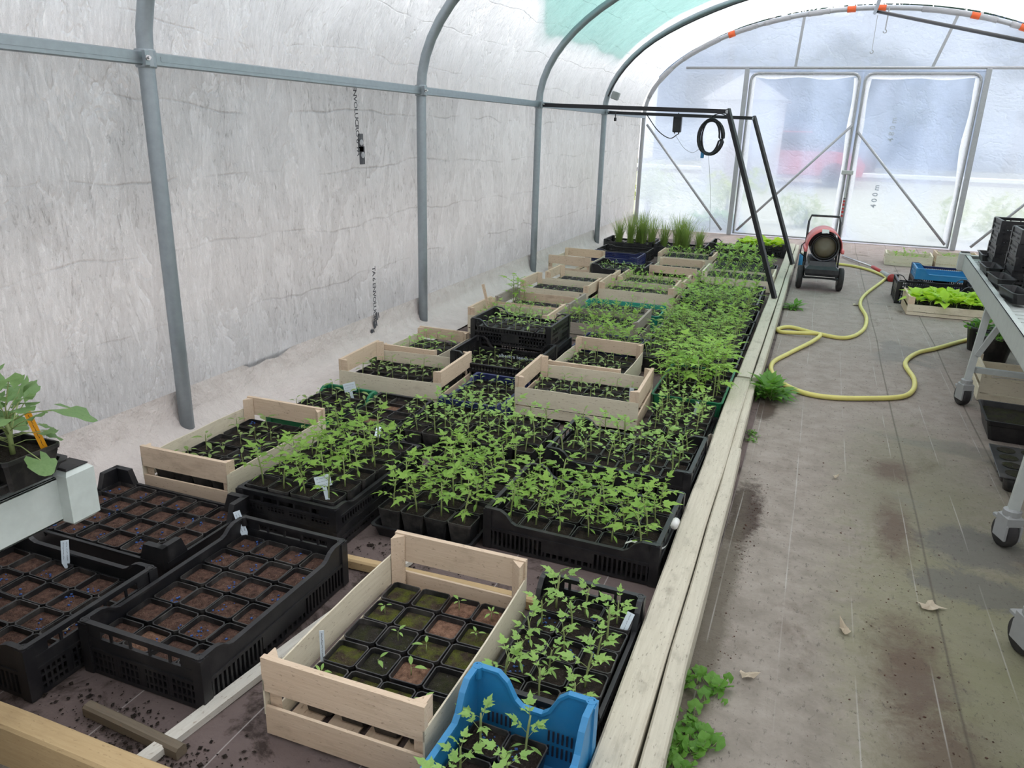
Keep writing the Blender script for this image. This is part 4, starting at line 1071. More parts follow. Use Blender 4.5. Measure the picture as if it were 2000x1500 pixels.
# crate E, stacked on a second one
plastic_crate(-1.59, 2.27, H2, .62, .42, .075, 'lower black crate under the tomato crate behind the bare pots', long_style='grid', end_style='grid', dip=0, z=0)
plastic_crate(-1.59, 2.27, H2, .62, .42, .085, 'upper black crate of bushy tomato plants leaning on the pale wooden crate', dip=.02, z=.076, long_style='rib', end_style='slot')
fill(-1.59, 2.27, .084, 0, 4, 6, .094, 'dark', 'tomato', True, label='square pot with a bushy tomato plant in the stacked crates', rows=lambda i, j: ('along the pale wooden crate', 'one in from the wooden crate', 'one in from the flat tray', 'along the flat tray')[i], group='seedlings in the double stacked crates', py=.097)
# tray F of free standing pots
tray(-1.148, 2.435, H2 + .01, .66, .395, .045, 'flat black tray under a block of free standing tomato pots')
fill(-1.148, 2.435, .012, .01, 4, 6, .0925, 'dark', 'tomato', True, label='square pot with a bushy tomato plant on the flat tray', rows=lambda i, j: ('facing the batten', 'one behind the batten row', 'in the third row', 'in the fourth row', 'in the fifth row', 'in the last row')[j], group='seedlings on the flat tray', py=.1)
# crate C
plastic_crate(-.627, 2.415, -.02, .62, .435, .15, 'wide black crate of tomato plants with white strap beside the plank', dip=.045)
fill(-.627, 2.415, .012, -.02, 6, 4, .0945, 'dark', 'tomato', True, label='square pot with a tomato plant in the strapped crate', rows=lambda i, j: ('along its front', 'in its second row', 'in its third row', 'along its back')[j], group='seedlings in the wide crate with the strap', py=.1)
# crate G
plastic_crate(-.622, 3.03, -.015, .61, .42, .14, 'black crate of slender tomato seedlings behind the strapped crate', dip=.045)
fill(-.625, 3.03, .010, -.02, 6, 4, .092, 'dark', 'young', label='square pot with a slender tomato behind the strapped crate', rows=lambda i, j: ('in the row next to it', 'one row behind', 'two rows behind', 'facing the wooden crate')[j], group='seedlings in the crate behind the strapped one', py=.098, x0=-.005)
# block H
tray(-1.30, 3.03, 0, .64, .43, .05, 'flat black tray of small seedlings between the tomato block and wooden crates')
fill(-1.30, 3.03, .012, 0, 7, 4, .0885, 'dark', 'young', label='square pot with a small seedling on the tray before the crates', rows=lambda i, j: ('facing the tomato block', 'in its second row', 'in its third row', 'nearest the wooden crates')[j], group='seedlings on the tray before the wooden crates', py=.1)
# green tray I
plastic_crate(-2.115, 2.955, H2, .50, .300, .115, 'green notched crate of small pepper seedlings by the side wall', mat='green_plastic', long_style='solid', end_style='solid', dip=.045, edip=.0, cw=.04)
fill(-2.115, 2.955, .010, 0, 3, 5, .09, 'dark', 'pepper', label='square pot with a small pepper seedling in the green notched crate', group='seedlings in the green notched crate', py=.092)
# tray J
plastic_crate(-1.808, 2.94, H2, .58, .305, .105, 'black crate of rusty brown pots with a few sprouts beside the green crate', dip=.02, long_style='rib', end_style='slot')
fill(-1.808, 2.94, .008, 0, 3, 6, .09, 'dark', 'pepper', label='square pot with a weak pepper seedling in the crate of rusty compost', group='seedlings in the crate of rusty compost', bare=.35, py=.092, alt=lambda i, j, s, p: (('rust', None) if (i + j * 2) % 4 == 1 else (s, p)))
# wooden crate L
wooden_crate(-2.0, 3.575, .05, .60, .43, .205, 'wooden crate with bulging front slat beside the side wall', bow=.022)
fill(-2.0, 3.575, .012, .05, 6, 3, .09, 'dark', 'pepper', label='square pot with a low pepper seedling in the crate with bulging slat', rows=lambda i, j: ('along that slat', 'in the middle row', 'along the back')[j], group='seedlings in the crate with bulging slat', py=.1, y0=.02)
# blue crate M
plastic_crate(-1.475, 3.46, H2, .48, .315, .125, 'dark blue lattice crate of pepper seedlings between two wooden crates', mat='navy_plastic', long_style='grid', end_style='grid', dip=.02)
fill(-1.475, 3.46, .010, 0, 3, 4, .09, 'dark', 'pepper', label='square pot with a leggy pepper seedling in the dark blue lattice crate', rows=lambda i, j: ('along the bulging crate', 'in its middle file', 'along the labelled crate')[i], group='seedlings in the dark blue crate', py=.1)
# wooden crate N
wooden_crate(-.998, 3.655, .04, .63, .43, .205, 'wooden crate with clear plastic label standing in front of tall tomatoes', z=.022, drop=.055)
tray(-.99, 3.655, .04, .56, .36, .020, 'thin black tray under the wooden crate with the clear label')
fill(-.998, 3.655, .034, .04, 6, 3, .09, 'dark', 'pepper', label='square pot with a low seedling in the wooden crate with clear label', rows=lambda i, j: ('along its front', 'in its middle row', 'along its back')[j], group='seedlings in the crate with clear label', py=.1)
# pots O
tray(-.485, 3.565, 0, .325, .50, .030, 'small black tray of pots beside the curled strip')
fill(-.485, 3.565, .010, 0, 3, 5, .0935, 'dark', 'young', label='square pot with a young tomato on the tray beside the curled strip', rows=lambda i, j: ('along the wooden crate', 'in the middle file', 'along the plank')[i], group='seedlings on the tray beside the curled strip', py=.093)
# green tray P with tall tomatoes
tray(-.507, 4.14, H2, .62, .372, .10, 'green tray of tall drooping tomato plants beside the plank', mat='green_plastic')
fill(-.507, 4.14, .010, 0, 4, 6, .0865, 'dark', 'tall', label='square pot with a tall drooping tomato plant in the green tray', rows=lambda i, j: ('in the file farthest from the plank', 'in the second file', 'in the third file', 'along the plank')[i], group='seedlings in the green tray', py=.096)
# wooden crate Q
wooden_crate(-1.088, 4.19, H2, .60, .42, .185, 'wooden crate with bare front corner behind the labelled wooden crate', drop=.05)
fill(-1.088, 4.19, .012, 0, 4, 5, .092, 'mossdark', 'pepper', label='square pot with a pepper seedling in the crate behind the labelled one', group='seedlings in the crate behind the labelled one', py=.108, bare=.15)
# black lattice crates R
for i, (x, y, z, lab) in enumerate(((-1.575, 3.965, 0, 'black lattice crate with lettered rim beside the bulging wooden crate'), (-1.615, 4.385, 0, 'lower black lattice crate of the stack behind the lettered crate'), (-1.625, 4.355, .152, 'topmost black lattice crate of the stack behind the lettered crate'))):
    c = plastic_crate(x, y, .02 if i < 2 else .0, .52, .38, .205 if i == 0 else .15, lab, long_style='grid', end_style='grid', dip=.062 if i == 0 else .045, z=z, cw=.045)
    if i < 2:
        o = put('rim_lettering', text_mesh('albentra banna', 'white_tag', .030, 1.05), c, (-.10, .165, (.205 - .062 if i == 0 else .15 - .045) - .050), (pi / 2, 0, 0))  # pale letters stand in for light showing through punched holes
fill(-1.575, 3.965, .010, .02, 5, 3, .095, 'dark', 'pepper', label='square pot with a pale seedling in the lettered lattice crate', group='seedlings in the lettered lattice crate', py=.105)
# wooden S, T
wooden_crate(-2.135, 4.07, H2, .50, .35, .17, 'small wooden crate tucked between bulging crate and side wall', drop=.04)
wooden_crate(-1.92, 5.06, .02, .60, .42, .20, 'wooden crate of yellowing tomatoes behind the stacked lattice crates', drop=.055)
wooden_crate(-1.91, 5.54, 0, .60, .42, .19, 'brown wooden crate with a leafy plant by the side wall', mat='weathered', side='poplar', drop=.04)
wooden_crate(-1.335, 5.27, .01, .60, .46, .18, 'grey weathered wooden crate overflowing with tomato seedlings', mat='weathered', side='weathered', drop=.05)
tray(-1.15, 4.74, 0, .40, .40, .10, 'dark blue tray of leafy seedlings in front of the weathered crate', mat='navy_plastic')
tray(-1.31, 5.74, 0, .64, .40, .12, 'turquoise tray behind the weathered wooden crate', mat='teal_plastic')
for k, y in enumerate((4.72, 5.15, 5.58, 6.01)):
    tray(-.635, y, 0, .62, .41, .10, ('black tray of dense tomatoes just past the green tray', 'black tray of dense tomatoes two past the green tray', 'black tray of dense tomatoes three past the green tray', 'black tray of dense tomatoes four past the green tray')[k])
wooden_crate(-1.965, 6.23, 0, .60, .43, .20, 'empty looking wooden crate with stained front slat by the wall', drop=.06)
wooden_crate(-1.335, 6.47, .02, .63, .43, .20, 'wooden crate of yellow green seedlings behind the turquoise tray', drop=.055)
wooden_crate(-1.93, 6.76, 0, .59, .44, .19, 'wooden crate behind the one with the stained slat', drop=.055)
wooden_crate(-1.31, 6.96, 0, .60, .42, .17, 'low wooden crate behind the yellow green seedlings', drop=.05)
plastic_crate(-.66, 6.53, 0, .62, .42, .12, 'black crate of upright bright seedlings beside the slanting frame leg', dip=.03)
plastic_crate(-.66, 6.99, 0, .62, .42, .12, 'black crate of bright seedlings behind the slanting frame leg', dip=.03)
wooden_crate(-2.28, 7.72, H2, .58, .44, .20, 'wooden crate of tools against the wall near the far hoop', drop=.05)
plastic_crate(-1.77, 7.62, 0, .54, .42, .15, 'black notched crate between two far wooden crates', long_style='solid', end_style='solid', dip=.04)
wooden_crate(-1.25, 7.80, H2, .56, .46, .17, 'far wooden crate with tan side left of the long pale crate', drop=.04)
wooden_crate(-.64, 7.76, 0, .66, .48, .16, 'long pale far wooden crate full of bright seedlings', mat='poplar_pale', drop=.05)
wooden_crate(-1.30, 8.75, 0, .60, .42, .15, 'farthest wooden crate in front of the chive trays', drop=.04)
tray(-.65, 8.40, 0, .64, .62, .09, 'broad black tray of bright seedlings behind the long pale crate')
for k, (x, y, lab) in enumerate(((-2.02, 8.32, 'far dark blue tray beside the wall'), (-2.02, 8.80, 'far black lattice tray behind the dark blue tray'))):
    plastic_crate(x, y, 0, .58, .42, .13, lab, mat='navy_plastic' if k == 0 else 'black_plastic', long_style='grid', end_style='grid', dip=.02)
plastic_crate(-2.12, 9.50, 0, .60, .42, .15, 'black crate of chives against the side wall', long_style='grid', end_style='grid', dip=.03)
plastic_crate(-1.48, 9.42, 0, .60, .42, .15, 'black crate of chives away from the side wall', long_style='grid', end_style='grid', dip=.03)
plastic_crate(-.86, 9.60, 0, .60, .42, .19, 'black lattice crate with tall ends at the far end of the bed', long_style='grid', end_style='grid', dip=.06)
plastic_crate(-.80, 9.10, 0, .58, .40, .12, 'black crate of bright seedlings before the tall ended crate', long_style='grid', end_style='grid', dip=.03)
plastic_crate(-.61, 10.12, 0, .58, .40, .16, 'black crate of leafy greens at the far end beside the plank', long_style='grid', end_style='slot', dip=.03)

# ------------------------------------------------------------------ the further rows, past counting: one object
def far_rows():
    mb = MB(); rr = random.Random(21)
    pot = pot_builder(.044, .085)
    mats = ['pot_plastic', 'soil_dark', 'leaf_tomato', 'stem_green', 'leaf_bright', 'stem_green', 'leaf_young', 'stem_green', 'leaf_lime', 'stem_green', 'soil_moss']
    base = {'tomato': 2, 'tall': 4, 'young': 6, 'pepper': 6, 'lettuce': 8, 'sprout': 6, 'lush': 2}
    def block(cx, cy, nx, ny, kind, z=.012, px=.0925, py=.1, sc=1.0, alt=None, soil=1):
        for j in range(ny):
            for i in range(nx):
                x = cx + (i - (nx - 1) / 2) * px; y = cy + (j - (ny - 1) / 2) * py
                Mx = T(x, y, z) @ RZ(rr.uniform(-.05, .05)); mb.cur = 0; mb.add(pot.v, pot.f, Mx)
                mb.cur = soil; mb.add([(-.04, -.04, .072), (.04, -.04, .072), (.04, .04, .072), (-.04, .04, .072)], [(0, 1, 2, 3)], Mx)
                k = kind if rr.random() > .06 else None
                if k == 'pot': k = None
                if k:
                    s = sc * rr.uniform(.8, 1.2)
                    into(mb, 'tall' if k == 'lush' else k, rr.randrange(6), Mx @ T(0, 0, .07) @ RZ(rr.uniform(0, 6.28)) @ RX(rr.uniform(-.15, .15)) @ Matrix.Scale(s, 4), (alt if alt is not None else base[k]))
    for y in (4.72, 5.15): block(-.635, y, 6, 4, 'tall', sc=.8, alt=2)
    block(-.635, 5.58, 6, 4, 'tomato', sc=1.05); block(-.635, 6.01, 6, 4, 'lush', sc=.95, alt=2)
    block(-1.15, 4.74, 4, 4, 'tomato', sc=1.0, px=.09, py=.092)
    block(-1.335, 5.27, 6, 4, 'tomato', sc=.8, px=.09); block(-1.31, 5.74, 6, 3, 'young', sc=.7)
    block(-1.92, 5.06, 6, 4, 'young', sc=.85, px=.09, soil=10); block(-1.91, 5.54, 5, 3, 'pepper', sc=.9)
    block(-1.625, 4.355, 5, 3, 'pepper', z=.162, px=.092, sc=1.2)
    block(-2.135, 4.07, 3, 4, 'pepper', px=.09, py=.105, sc=1.3)
    block(-1.335, 6.47, 6, 4, 'pepper', sc=1.4, px=.093, alt=4); block(-1.965, 6.23, 6, 4, 'sprout', px=.09)
    block(-1.93, 6.76, 5, 3, 'sprout'); block(-1.31, 6.96, 6, 4, 'young', sc=.85, px=.09, alt=4)
    block(-.66, 6.53, 6, 4, 'young', sc=1.15, alt=4); block(-.66, 6.99, 6, 4, 'young', sc=1.1, alt=4)
    block(-1.77, 7.62, 5, 3, 'pepper', px=.095); block(-1.25, 7.80, 4, 5, 'sprout', px=.1, py=.1); block(-.64, 7.76, 6, 4, 'young', sc=.8, px=.1, alt=4)
    block(-.65, 8.40, 6, 6, 'young', sc=1.1, px=.1, alt=4); block(-1.30, 8.75, 5, 4, 'young', px=.1, sc=.9, alt=4)
    block(-.80, 9.10, 5, 3, 'young', sc=1.1, px=.1, alt=4); block(-.86, 9.60, 5, 3, 'lettuce', sc=.7, px=.1, alt=4); block(-.61, 10.12, 5, 3, 'lettuce', sc=1.1, px=.1)
    o = put('potted_seedlings', mb.mesh('potted_seedlings', mats, True))
    tag(o, 'crowded rows of potted green seedlings filling the crates of the far bed', 'seedlings', None, 'stuff')
far_rows()
# leafy larger plants and chives
def chive(x, y, z, lab, h=.30):
    t = thing('chive_pot', lab, 'chives', (x, y, z)); rr = random.Random(int(x * 991 + y * 77)); 
    put('pot', pot_mesh(.055, .095), t); put('soil', soil_mesh('dark', 1, .05, .082), t)
    mb = MB()
    for _ in range(150):
        a = rr.uniform(0, 6.28); r = rr.uniform(0, .045); l = h * rr.uniform(.55, 1.2); b = rr.uniform(.03, .55); w = .0022
        p0 = Vector((r * cos(a), r * sin(a), .08)); d = Vector((cos(a), sin(a), 0)); s = Vector((-sin(a), cos(a), 0)) * w
        pts = [p0 + d * (b * l * u * u) + Vector((0, 0, l * u)) for u in (0, .4, .75, 1)]
        vs = []
        for i, p in enumerate(pts): k = (1, 1, .8, .15)[i]; vs += [p - s * k, p + s * k]
        mb.add(vs, [(0, 1, 3, 2), (2, 3, 5, 4), (4, 5, 7, 6)])
    tag(put('blades', mb.mesh('blades', 'leaf_chive'), t), kind='stuff'); 
    t['group'] = 'chive pots at the far end of the bed'
for k, (x, y, h) in enumerate(((-2.28, 9.5, .27), (-2.12, 9.45, .36), (-1.98, 9.52, .38), (-1.86, 9.45, .34), (-1.70, 9.42, .30), (-1.55, 9.45, .36), (-1.43, 9.40, .34), (-1.28, 9.42, .24), (-2.05, 9.60, .35), (-1.50, 9.54, .33))):
    chive(x, y, .008, 'pot of upright chives in the black crates near the end gable', h)

def leafy(name, label, cat, loc, kind, n, spread, sc, rz=0.0, group=None, seed=0, dz=0.0):
    """a free growing clump: stems with each leaf a sub-part"""
    t = thing(name, label, cat, loc, rz, group); rr = random.Random(seed + 5)
    for k in range(n): plant_split(kind, rr.randrange(6), t, (rr.uniform(-1, 1) * spread[0], rr.uniform(-1, 1) * spread[1], dz), rr.uniform(0, 6.28), sc * rr.uniform(.8, 1.2))
    return t
leafy('weed', 'big serrated green weed sprouting from the plank joint beside the hose', 'weed', (-.125, 4.40, 0), 'weed', 4, (.02, .10), .85)
leafy('weed', 'low yellow-green weed beside the far plank short of the heater', 'weed', (-.105, 6.93, 0), 'weed', 3, (.03, .06), .55, seed=2)
leafy('weed', 'clover-like weed at the foot of the plank beside the blue crate', 'weed', (-.118, 1.60, 0), 'clover', 8, (.02, .18), 1.0, seed=3)
leafy('weed', 'tiny weed against the plank near the curled strip', 'weed', (-.155, 3.68, 0), 'clover', 3, (.01, .08), .42, seed=4)
leafy('tomato_plant', 'leafy plant growing in the brown wooden crate by the wall', 'plant', (-2.12, 5.62, .08), 'tall', 3, (.05, .05), .9, seed=6)
leafy('tomato_plant', 'leafy plant peeking over the small wooden crate by the wall', 'plant', (-2.38, 3.98, .0), 'weed', 2, (.03, .06), .75, seed=7)
leafy('garden_bush', 'dark bushy weed growing just outside the end gable film', 'bush', (-1.5, 12.5, 0), 'weed', 9, (.25, .12), 2.0, seed=8)

# ------------------------------------------------------------------ labels, strap, small things on the bed
plant_tag((-1.628, 1.795, .100), 'white handwritten label in the corner of the crate beside the lath', (.022, .080), tilt=(-.25, -.25), seed=2)
plant_tag((-1.03, 1.375, .085), 'narrow white label leaning on the side of the front wooden crate', (.012, .085), tilt=(-.1, .0), rows=1, seed=3, rz=.5)
plant_tag((-.345, 1.80, .085), 'curled white label among the young tomatoes in the narrow crate', (.022, .06), tilt=(-.5, .4), rows=1, seed=4)
plant_tag((-1.455, 2.02, .170), 'pale label with a stalk at the front of the stacked tomato crates', (.055, .075), tilt=(-.35, -.2), tee=True, seed=5)
plant_tag((-2.06, 3.12, .085), 'white label on a stalk standing in the green notched crate', (.060, .085), tilt=(-.1, -.2), tee=True, seed=6)
plant_tag((-.745, 3.60, .110), 'clear plastic label standing upright in the wooden crate of low seedlings', (.022, .085), tilt=(.05, .0), rows=1, seed=7)
plant_tag((-.43, 3.63, .090), 'small pale label among the young tomatoes beside the curled strip', (.014, .075), tilt=(.1, .1), rows=1, seed=8)
plant_tag((-2.30, 1.62, .090), 'white label tucked at the edge of the chunky cornered tray', (.022, .060), tilt=(-.2, .2), seed=9)
plant_tag((-2.0, 1.43, .100), 'white label at the back of the crate below the trolley', (.022, .070), tilt=(-.2, .1), seed=10)
plant_tag((-2.15, 5.1, .10), 'pale wooden marker stick in the crate of yellowing tomatoes', (.022, .23), mat='poplar', tilt=(0, -.25), rows=1, seed=11)
plant_tag((-1.20, 3.87, .085), 'white label leaning in the crate with bare front corner', (.016, .09), tilt=(.1, .15), rows=1, seed=12)
plant_tag((-1.62, 2.62, .13), 'white label lying behind the stacked tomato crates', (.022, .075), tilt=(-1.1, .4), rows=1, seed=13)
mb = MB(); pts = catmull([(-.445, 2.245, .108), (-.42, 2.25, .118), (-.385, 2.245, .112), (-.345, 2.245, .108), (-.315, 2.26, .118), (-.306, 2.30, .14)], 5)
for a, b in zip(pts, pts[1:]): pass
vs = []; 
for p in pts: vs += [tuple(p + Vector((0, -.007, 0))), tuple(p + Vector((0, .007, 0)))]
mb.add(vs, [(2 * i, 2 * i + 2, 2 * i + 3, 2 * i + 1) for i in range(len(pts) - 1)])
o = tag(put('plastic_strap', mb.mesh('plastic_strap', 'white_plastic')), 'curved white plastic strap in the corner of the wide tomato crate', 'strap')
mb = MB(); mb.tube([(-.3055, 2.345, .152), (-.3055, 2.385, .152)], .013, 10); tag(put('rim_clip', mb.mesh('rim_clip', 'white_plastic', True)), 'white clip on the rim of the wide tomato crate', 'clip')
# spilt compost and litter
def crumbs(name, spots, n, mat, label, smax=.010):
    rr = random.Random(5); mb = MB()
    for cx, cy, sx, sy, m in spots:
        for _ in range(int(n * m)):
            s = rr.uniform(.001, smax) * rr.random() ** 2 + .0012; x, y = rr.gauss(cx, sx), rr.gauss(cy, sy)
            Mx = T(x, y, s * .25) @ RZ(rr.uniform(0, 3)) @ RX(rr.uniform(-.5, .5))
            mb.add([(-s, 0, 0), (0, -s * .7, 0), (s, 0, 0), (0, s * .8, 0), (0, 0, s * .5), (0, 0, -s * .3)], [(0, 1, 4), (1, 2, 4), (2, 3, 4), (3, 0, 4), (1, 0, 5), (2, 1, 5), (3, 2, 5), (0, 3, 5)], Mx)
    return tag(put(name, mb.mesh(name, mat)), label, 'compost', None, 'stuff')
crumbs('spilt_compost', [(-1.30, 1.03, .12, .04, 1.5), (-1.45, 1.09, .10, .035, 1.0), (-1.13, 1.02, .10, .05, 1.0), (-1.17, 1.93, .05, .03, .5), (-.80, 2.03, .2, .05, .7), (-1.25, 2.04, .06, .03, .4)], 260, 'soil_dark', 'dark crumbs of compost spilt on the ground cloth')
crumbs('path_litter', [(-.075, 2.85, .03, .22, 1.3), (-.09, 2.2, .02, .3, .6), (.45, 2.1, .12, .3, .9), (.38, 2.7, .10, .3, .7), (.5, 3.6, .2, .5, .6), (.3, 5.2, .3, .8, .5), (.2, 3.0, .3, 1.0, .5), (.45, 1.7, .15, .2, .6)], 170, 'soil_brown', 'brown crumbs of compost scattered over the path', .005)
def dry_leaf(x, y, rz, s, lab, seed):
    rr = random.Random(seed); mb = MB(); n = 16; vs = [(0, 0, .012)]
    for i in range(n):
        a = 2 * pi * i / n; r = s * (.55 + .45 * abs(cos(a * 2.5))) * (1.25 if i in (0, 8) else .8) * rr.uniform(.8, 1.1); vs.append((r * cos(a), r * sin(a) * .7, .004 + .018 * abs(sin(a * 1.5 + seed)) * r / s))
    mb.add(vs, [(0, 1 + i, 1 + (i + 1) % n) for i in range(n)])
    tag(put('dry_leaf', mb.mesh('dry_leaf', 'leaf_dry'), None, (x, y, 0), (0, 0, rz)), lab, 'leaf')
dry_leaf(-.004, 1.86, .4, .032, 'curled tan dry leaf on the path nearest the clover weed', 1)
dry_leaf(.244, 2.19, 1.9, .034, 'pale narrow dry leaf alone in the middle of the path', 2)
dry_leaf(.497, 2.43, .2, .050, 'large crumpled lobed dry leaf near the brown stain', 3)
dry_leaf(.227, 3.35, 1.0, .022, 'small pale leaf scrap on the path midway to the hose', 4)
dry_leaf(.42, 7.35, 1.0, .06, 'orange dry leaf on the path by the far hose bend', 5)
plt = on_z(122, 1222, .095); dry_leaf(plt.x, plt.y, 1.2, .022, 'small rust coloured dry leaf on the pots below the trolley', 6); bpy.data.objects['dry_leaf.005'].location.z = .088; bpy.data.objects['dry_leaf.005'].rotation_euler.x = 1.0

# ------------------------------------------------------------------ hose and lance
hp = [(1888, 664), (1830, 680), (1790, 690), (1768, 710), (1785, 740), (1783, 762), (1760, 775), (1700, 778), (1620, 776), (1560, 764), (1515, 738), (1508, 710), (1545, 688), (1588, 668), (1600, 658), (1560, 653), (1525, 648), (1520, 642), (1545, 639), (1590, 650), (1650, 660), (1685, 645), (1692, 620), (1680, 595), (1690, 575), (1725, 548), (1728, 540), (1690, 525), (1640, 516), (1560, 512)]
pts = [on_z(u, v, .016) for u, v in hp]
pts[13].z = .024; pts[14].z = .036; pts[15].z = .026
tail = [(2.3, 6.85, .016), (1.75, 6.72, .016), (1.35, 6.58, .016)]
mb = MB(); mb.tube(catmull(tail + [tuple(p) for p in pts], 7), .0145, 10)
tag(put('garden_hose', mb.mesh('garden_hose', 'yellow_hose', True)), 'pale yellow garden hose snaking across the path', 'hose')
t = thing('watering_lance', 'watering lance with silver tube and red and grey head lying on the path', 'watering lance', on_z(1640, 497, 0))
o0 = on_z(1640, 497, 0); a = on_z(1645, 499, .02) - o0; b = on_z(1706, 522, .03) - o0; c = on_z(1722, 531, .035) - o0; d = on_z(1741, 543, .035) - o0
mb = MB(); mb.tube([a, b], .011, 8); put('lance_tube', mb.mesh('lance_tube', 'chrome', True), t)
mb = MB(); mb.tube([b - (b - a) * .04, b, c], [.016, .020, .018], 8); put('valve', mb.mesh('valve', 'red_plastic', True), t)
mb = MB(); mb.tube([c, c + (d - c) * .7, d], [.018, .026, .042], 10); put('grip', mb.mesh('grip', 'grey_plastic', True), t)
mb = MB(); mb.tube([d, d + (d - c).normalized() * .03], [.043, .045], 12); put('rose', mb.mesh('rose', 'red_plastic', True), t)

# ------------------------------------------------------------------ space heater
t = thing('space_heater', 'pink and black wheeled space heater with round nozzle on the path', 'heater', (.085, 8.08, 0), .06)
cz = .415
prof = []
mb = MB(); n = 20                                   # pink outer shell, open below
for y in (-.16, .30):
    for i in range(n + 1):
        a = R(-8) + R(196) * i / n; r = .158
        mb.v.append((r * cos(a), y, cz + r * sin(a)))
for y in (-.16, .30):
    for i in range(n + 1):
        a = R(-8) + R(196) * i / n; mb.v.append((.150 * cos(a), y, cz + .150 * sin(a)))
k = n + 1
for i in range(n):
    mb.f += [(i, i + 1, k + i + 1, k + i), (2 * k + i, 3 * k + i, 3 * k + i + 1, 2 * k + i + 1), (i, 2 * k + i, 2 * k + i + 1, i + 1), (k + i, k + i + 1, 3 * k + i + 1, 3 * k + i)]
mb.mi = [0] * len(mb.f)
for s in (-1, 1): mb.bevbox(*sorted((s * .150, s * .178)), -.16, .30, cz - .055, cz - .015, .006)
put('shell', mb.mesh('shell', 'pink_enamel', True), t)
mb = MB(); mb.tube([(0, -.185, cz), (0, .34, cz)], .132, 24, caps=False); mb.tube([(0, -.19, cz), (0, -.17, cz)], [.136, .136], 24, caps=False)
put('barrel', mb.mesh('barrel', 'black_enamel', True), t)
mb = MB(); mb.lathe([(.0, 0), (.085, .0), (.095, .02), (.128, .03)], 24, T(0, -.16, cz) @ RX(-pi / 2)); nz = put('nozzle_disc', mb.mesh('nozzle_disc', 'olive_metal', True), t)
mb = MB()
for r_ in (.105, .120): mb.tube([(r_ * cos(2 * pi * i / 24), -.178, cz + r_ * sin(2 * pi * i / 24)) for i in range(24)], .004, 5, closed=True)
put('nozzle_rings', mb.mesh('nozzle_rings', 'black_enamel'), nz)
mb = MB(); mb.bevbox(-.035, .028, -.004, 0, -.02, .02, .001); put('rating_plate', mb.mesh('rating_plate', 'white_plastic'), t, (-.01, -.165, cz + .148), (-.5, 0, 0))
mb = MB()
for zz, hw, hy in ((.150, .14, .24), (.175, .152, .25), (.215, .152, .25), (.245, .120, .22), (.285, .115, .20)): mb.v += [(-hw, -hy, zz), (hw, -hy, zz), (hw, hy + .1, zz), (-hw, hy + .1, zz)]
for i in range(4):
    for j in range(4): mb.f.append((4 * i + j, 4 * i + (j + 1) % 4, 4 * i + 4 + (j + 1) % 4, 4 * i + 4 + j))
mb.f += [(3, 2, 1, 0), (16, 17, 18, 19)]; mb.mi = [0] * len(mb.f)
put('fuel_tank', mb.mesh('fuel_tank', 'black_enamel'), t)
mb = MB(); mb.tube([(-.145, .30, .12), (-.150, -.235, .13), (.150, -.235, .13), (.145, .30, .12)], .011, 8); mb.tube([(-.165, -.10, .112), (.165, -.10, .112)], .009, 8)
for s in (-1, 1): mb.tube([(s * .150, -.05, .12), (s * .152, .02, cz - .03)], .009, 6)
put('frame', mb.mesh('frame', 'black_enamel', True), t)
mb = MB(); mb.tube([(-.148, .20, .13), (-.150, .30, .5), (-.148, .34, .60), (-.13, .35, .66), (.13, .35, .66), (.148, .34, .60), (.150, .30, .5), (.148, .20, .13)], .011, 8); put('handle', mb.mesh('handle', 'black_enamel', True), t)
for s in (-1, 1):
    mb = MB(); Mw = T(s * .184, -.10, .112) @ RY(pi / 2)
    mb.lathe([(.06, -.022), (.095, -.026), (.110, -.018), (.112, 0), (.110, .018), (.095, .026), (.06, .022)], 22, Mw); w = put('wheel', mb.mesh('wheel', 'rubber', True), t)
    mb = MB(); mb.lathe([(.058, -.024), (.058, .024)], 14, Mw); put('hub', mb.mesh('hub', 'grey_plastic'), w)
mb = MB(); mb.tube([(-.17, .1, .42), (-.20, .02, .40), (-.205, -.03, .33), (-.16, -.04, .30)], .006, 6); put('fuel_line', mb.mesh('fuel_line', 'black_enamel', True), t)
t = thing('spray_can', 'blue spray can standing beside the heater on the plank side', 'can', on_z(1563, 519, .0))
mb = MB(); mb.lathe([(.024, 0), (.027, .004), (.027, .125), (.020, .135)], 14); put('can_body', mb.mesh('can_body', 'blue_plastic', True), t)
mb = MB(); mb.lathe([(.019, .134), (.019, .155), (.014, .160)], 12); put('can_cap', mb.mesh('can_cap', 'cream_can', True), t)

# ------------------------------------------------------------------ black gantry frame over the bed
def gantry(y, pR, foot, lab):
    t = thing('support_frame', lab, 'frame', (foot[0], foot[1], .1))
    f = Vector((foot[0], foot[1], .1)); e = Vector(pR) - f; l = Vector((XL + .04, y, ZP - .005)) - f
    mb = MB(); mb.bar([l, e], .035, .035); put('beam', mb.mesh('beam', 'black_steel'), t)
    mb = MB(); mb.bar([e + Vector((0, 0, .02)), Vector((0, 0, 0))], .035, .035); put('leg', mb.mesh('leg', 'black_steel'), t)
    mb = MB(); mb.lathe([(.016, -.022), (.016, .022)], 10, T(*e) @ RX(pi / 2)); put('hinge_bolt', mb.mesh('hinge_bolt', 'grey_tube'), t)
    return t
e1 = on_y(1421, 218, 7.05); f1 = on_z(1513, 583, .1)
gantry(7.31, e1, (f1.x, f1.y), 'black steel frame with slanting leg nearer the tomatoes, hung from a hoop')
e2 = on_y(1472, 231, 9.3); f2 = on_z(1548, 516, .1)
gantry(9.70, e2, (f2.x, f2.y), 'second black steel frame with slanting leg beside the heater')
t = thing('power_supply', 'small black power box hanging under the second frame beam', 'power box', on_y(1323, 243, 9.65))
mb = MB(); mb.bevbox(-.048, .048, -.03, .03, -.09, .09, .008); put('box_body', mb.mesh('box_body', 'black_enamel'), t)
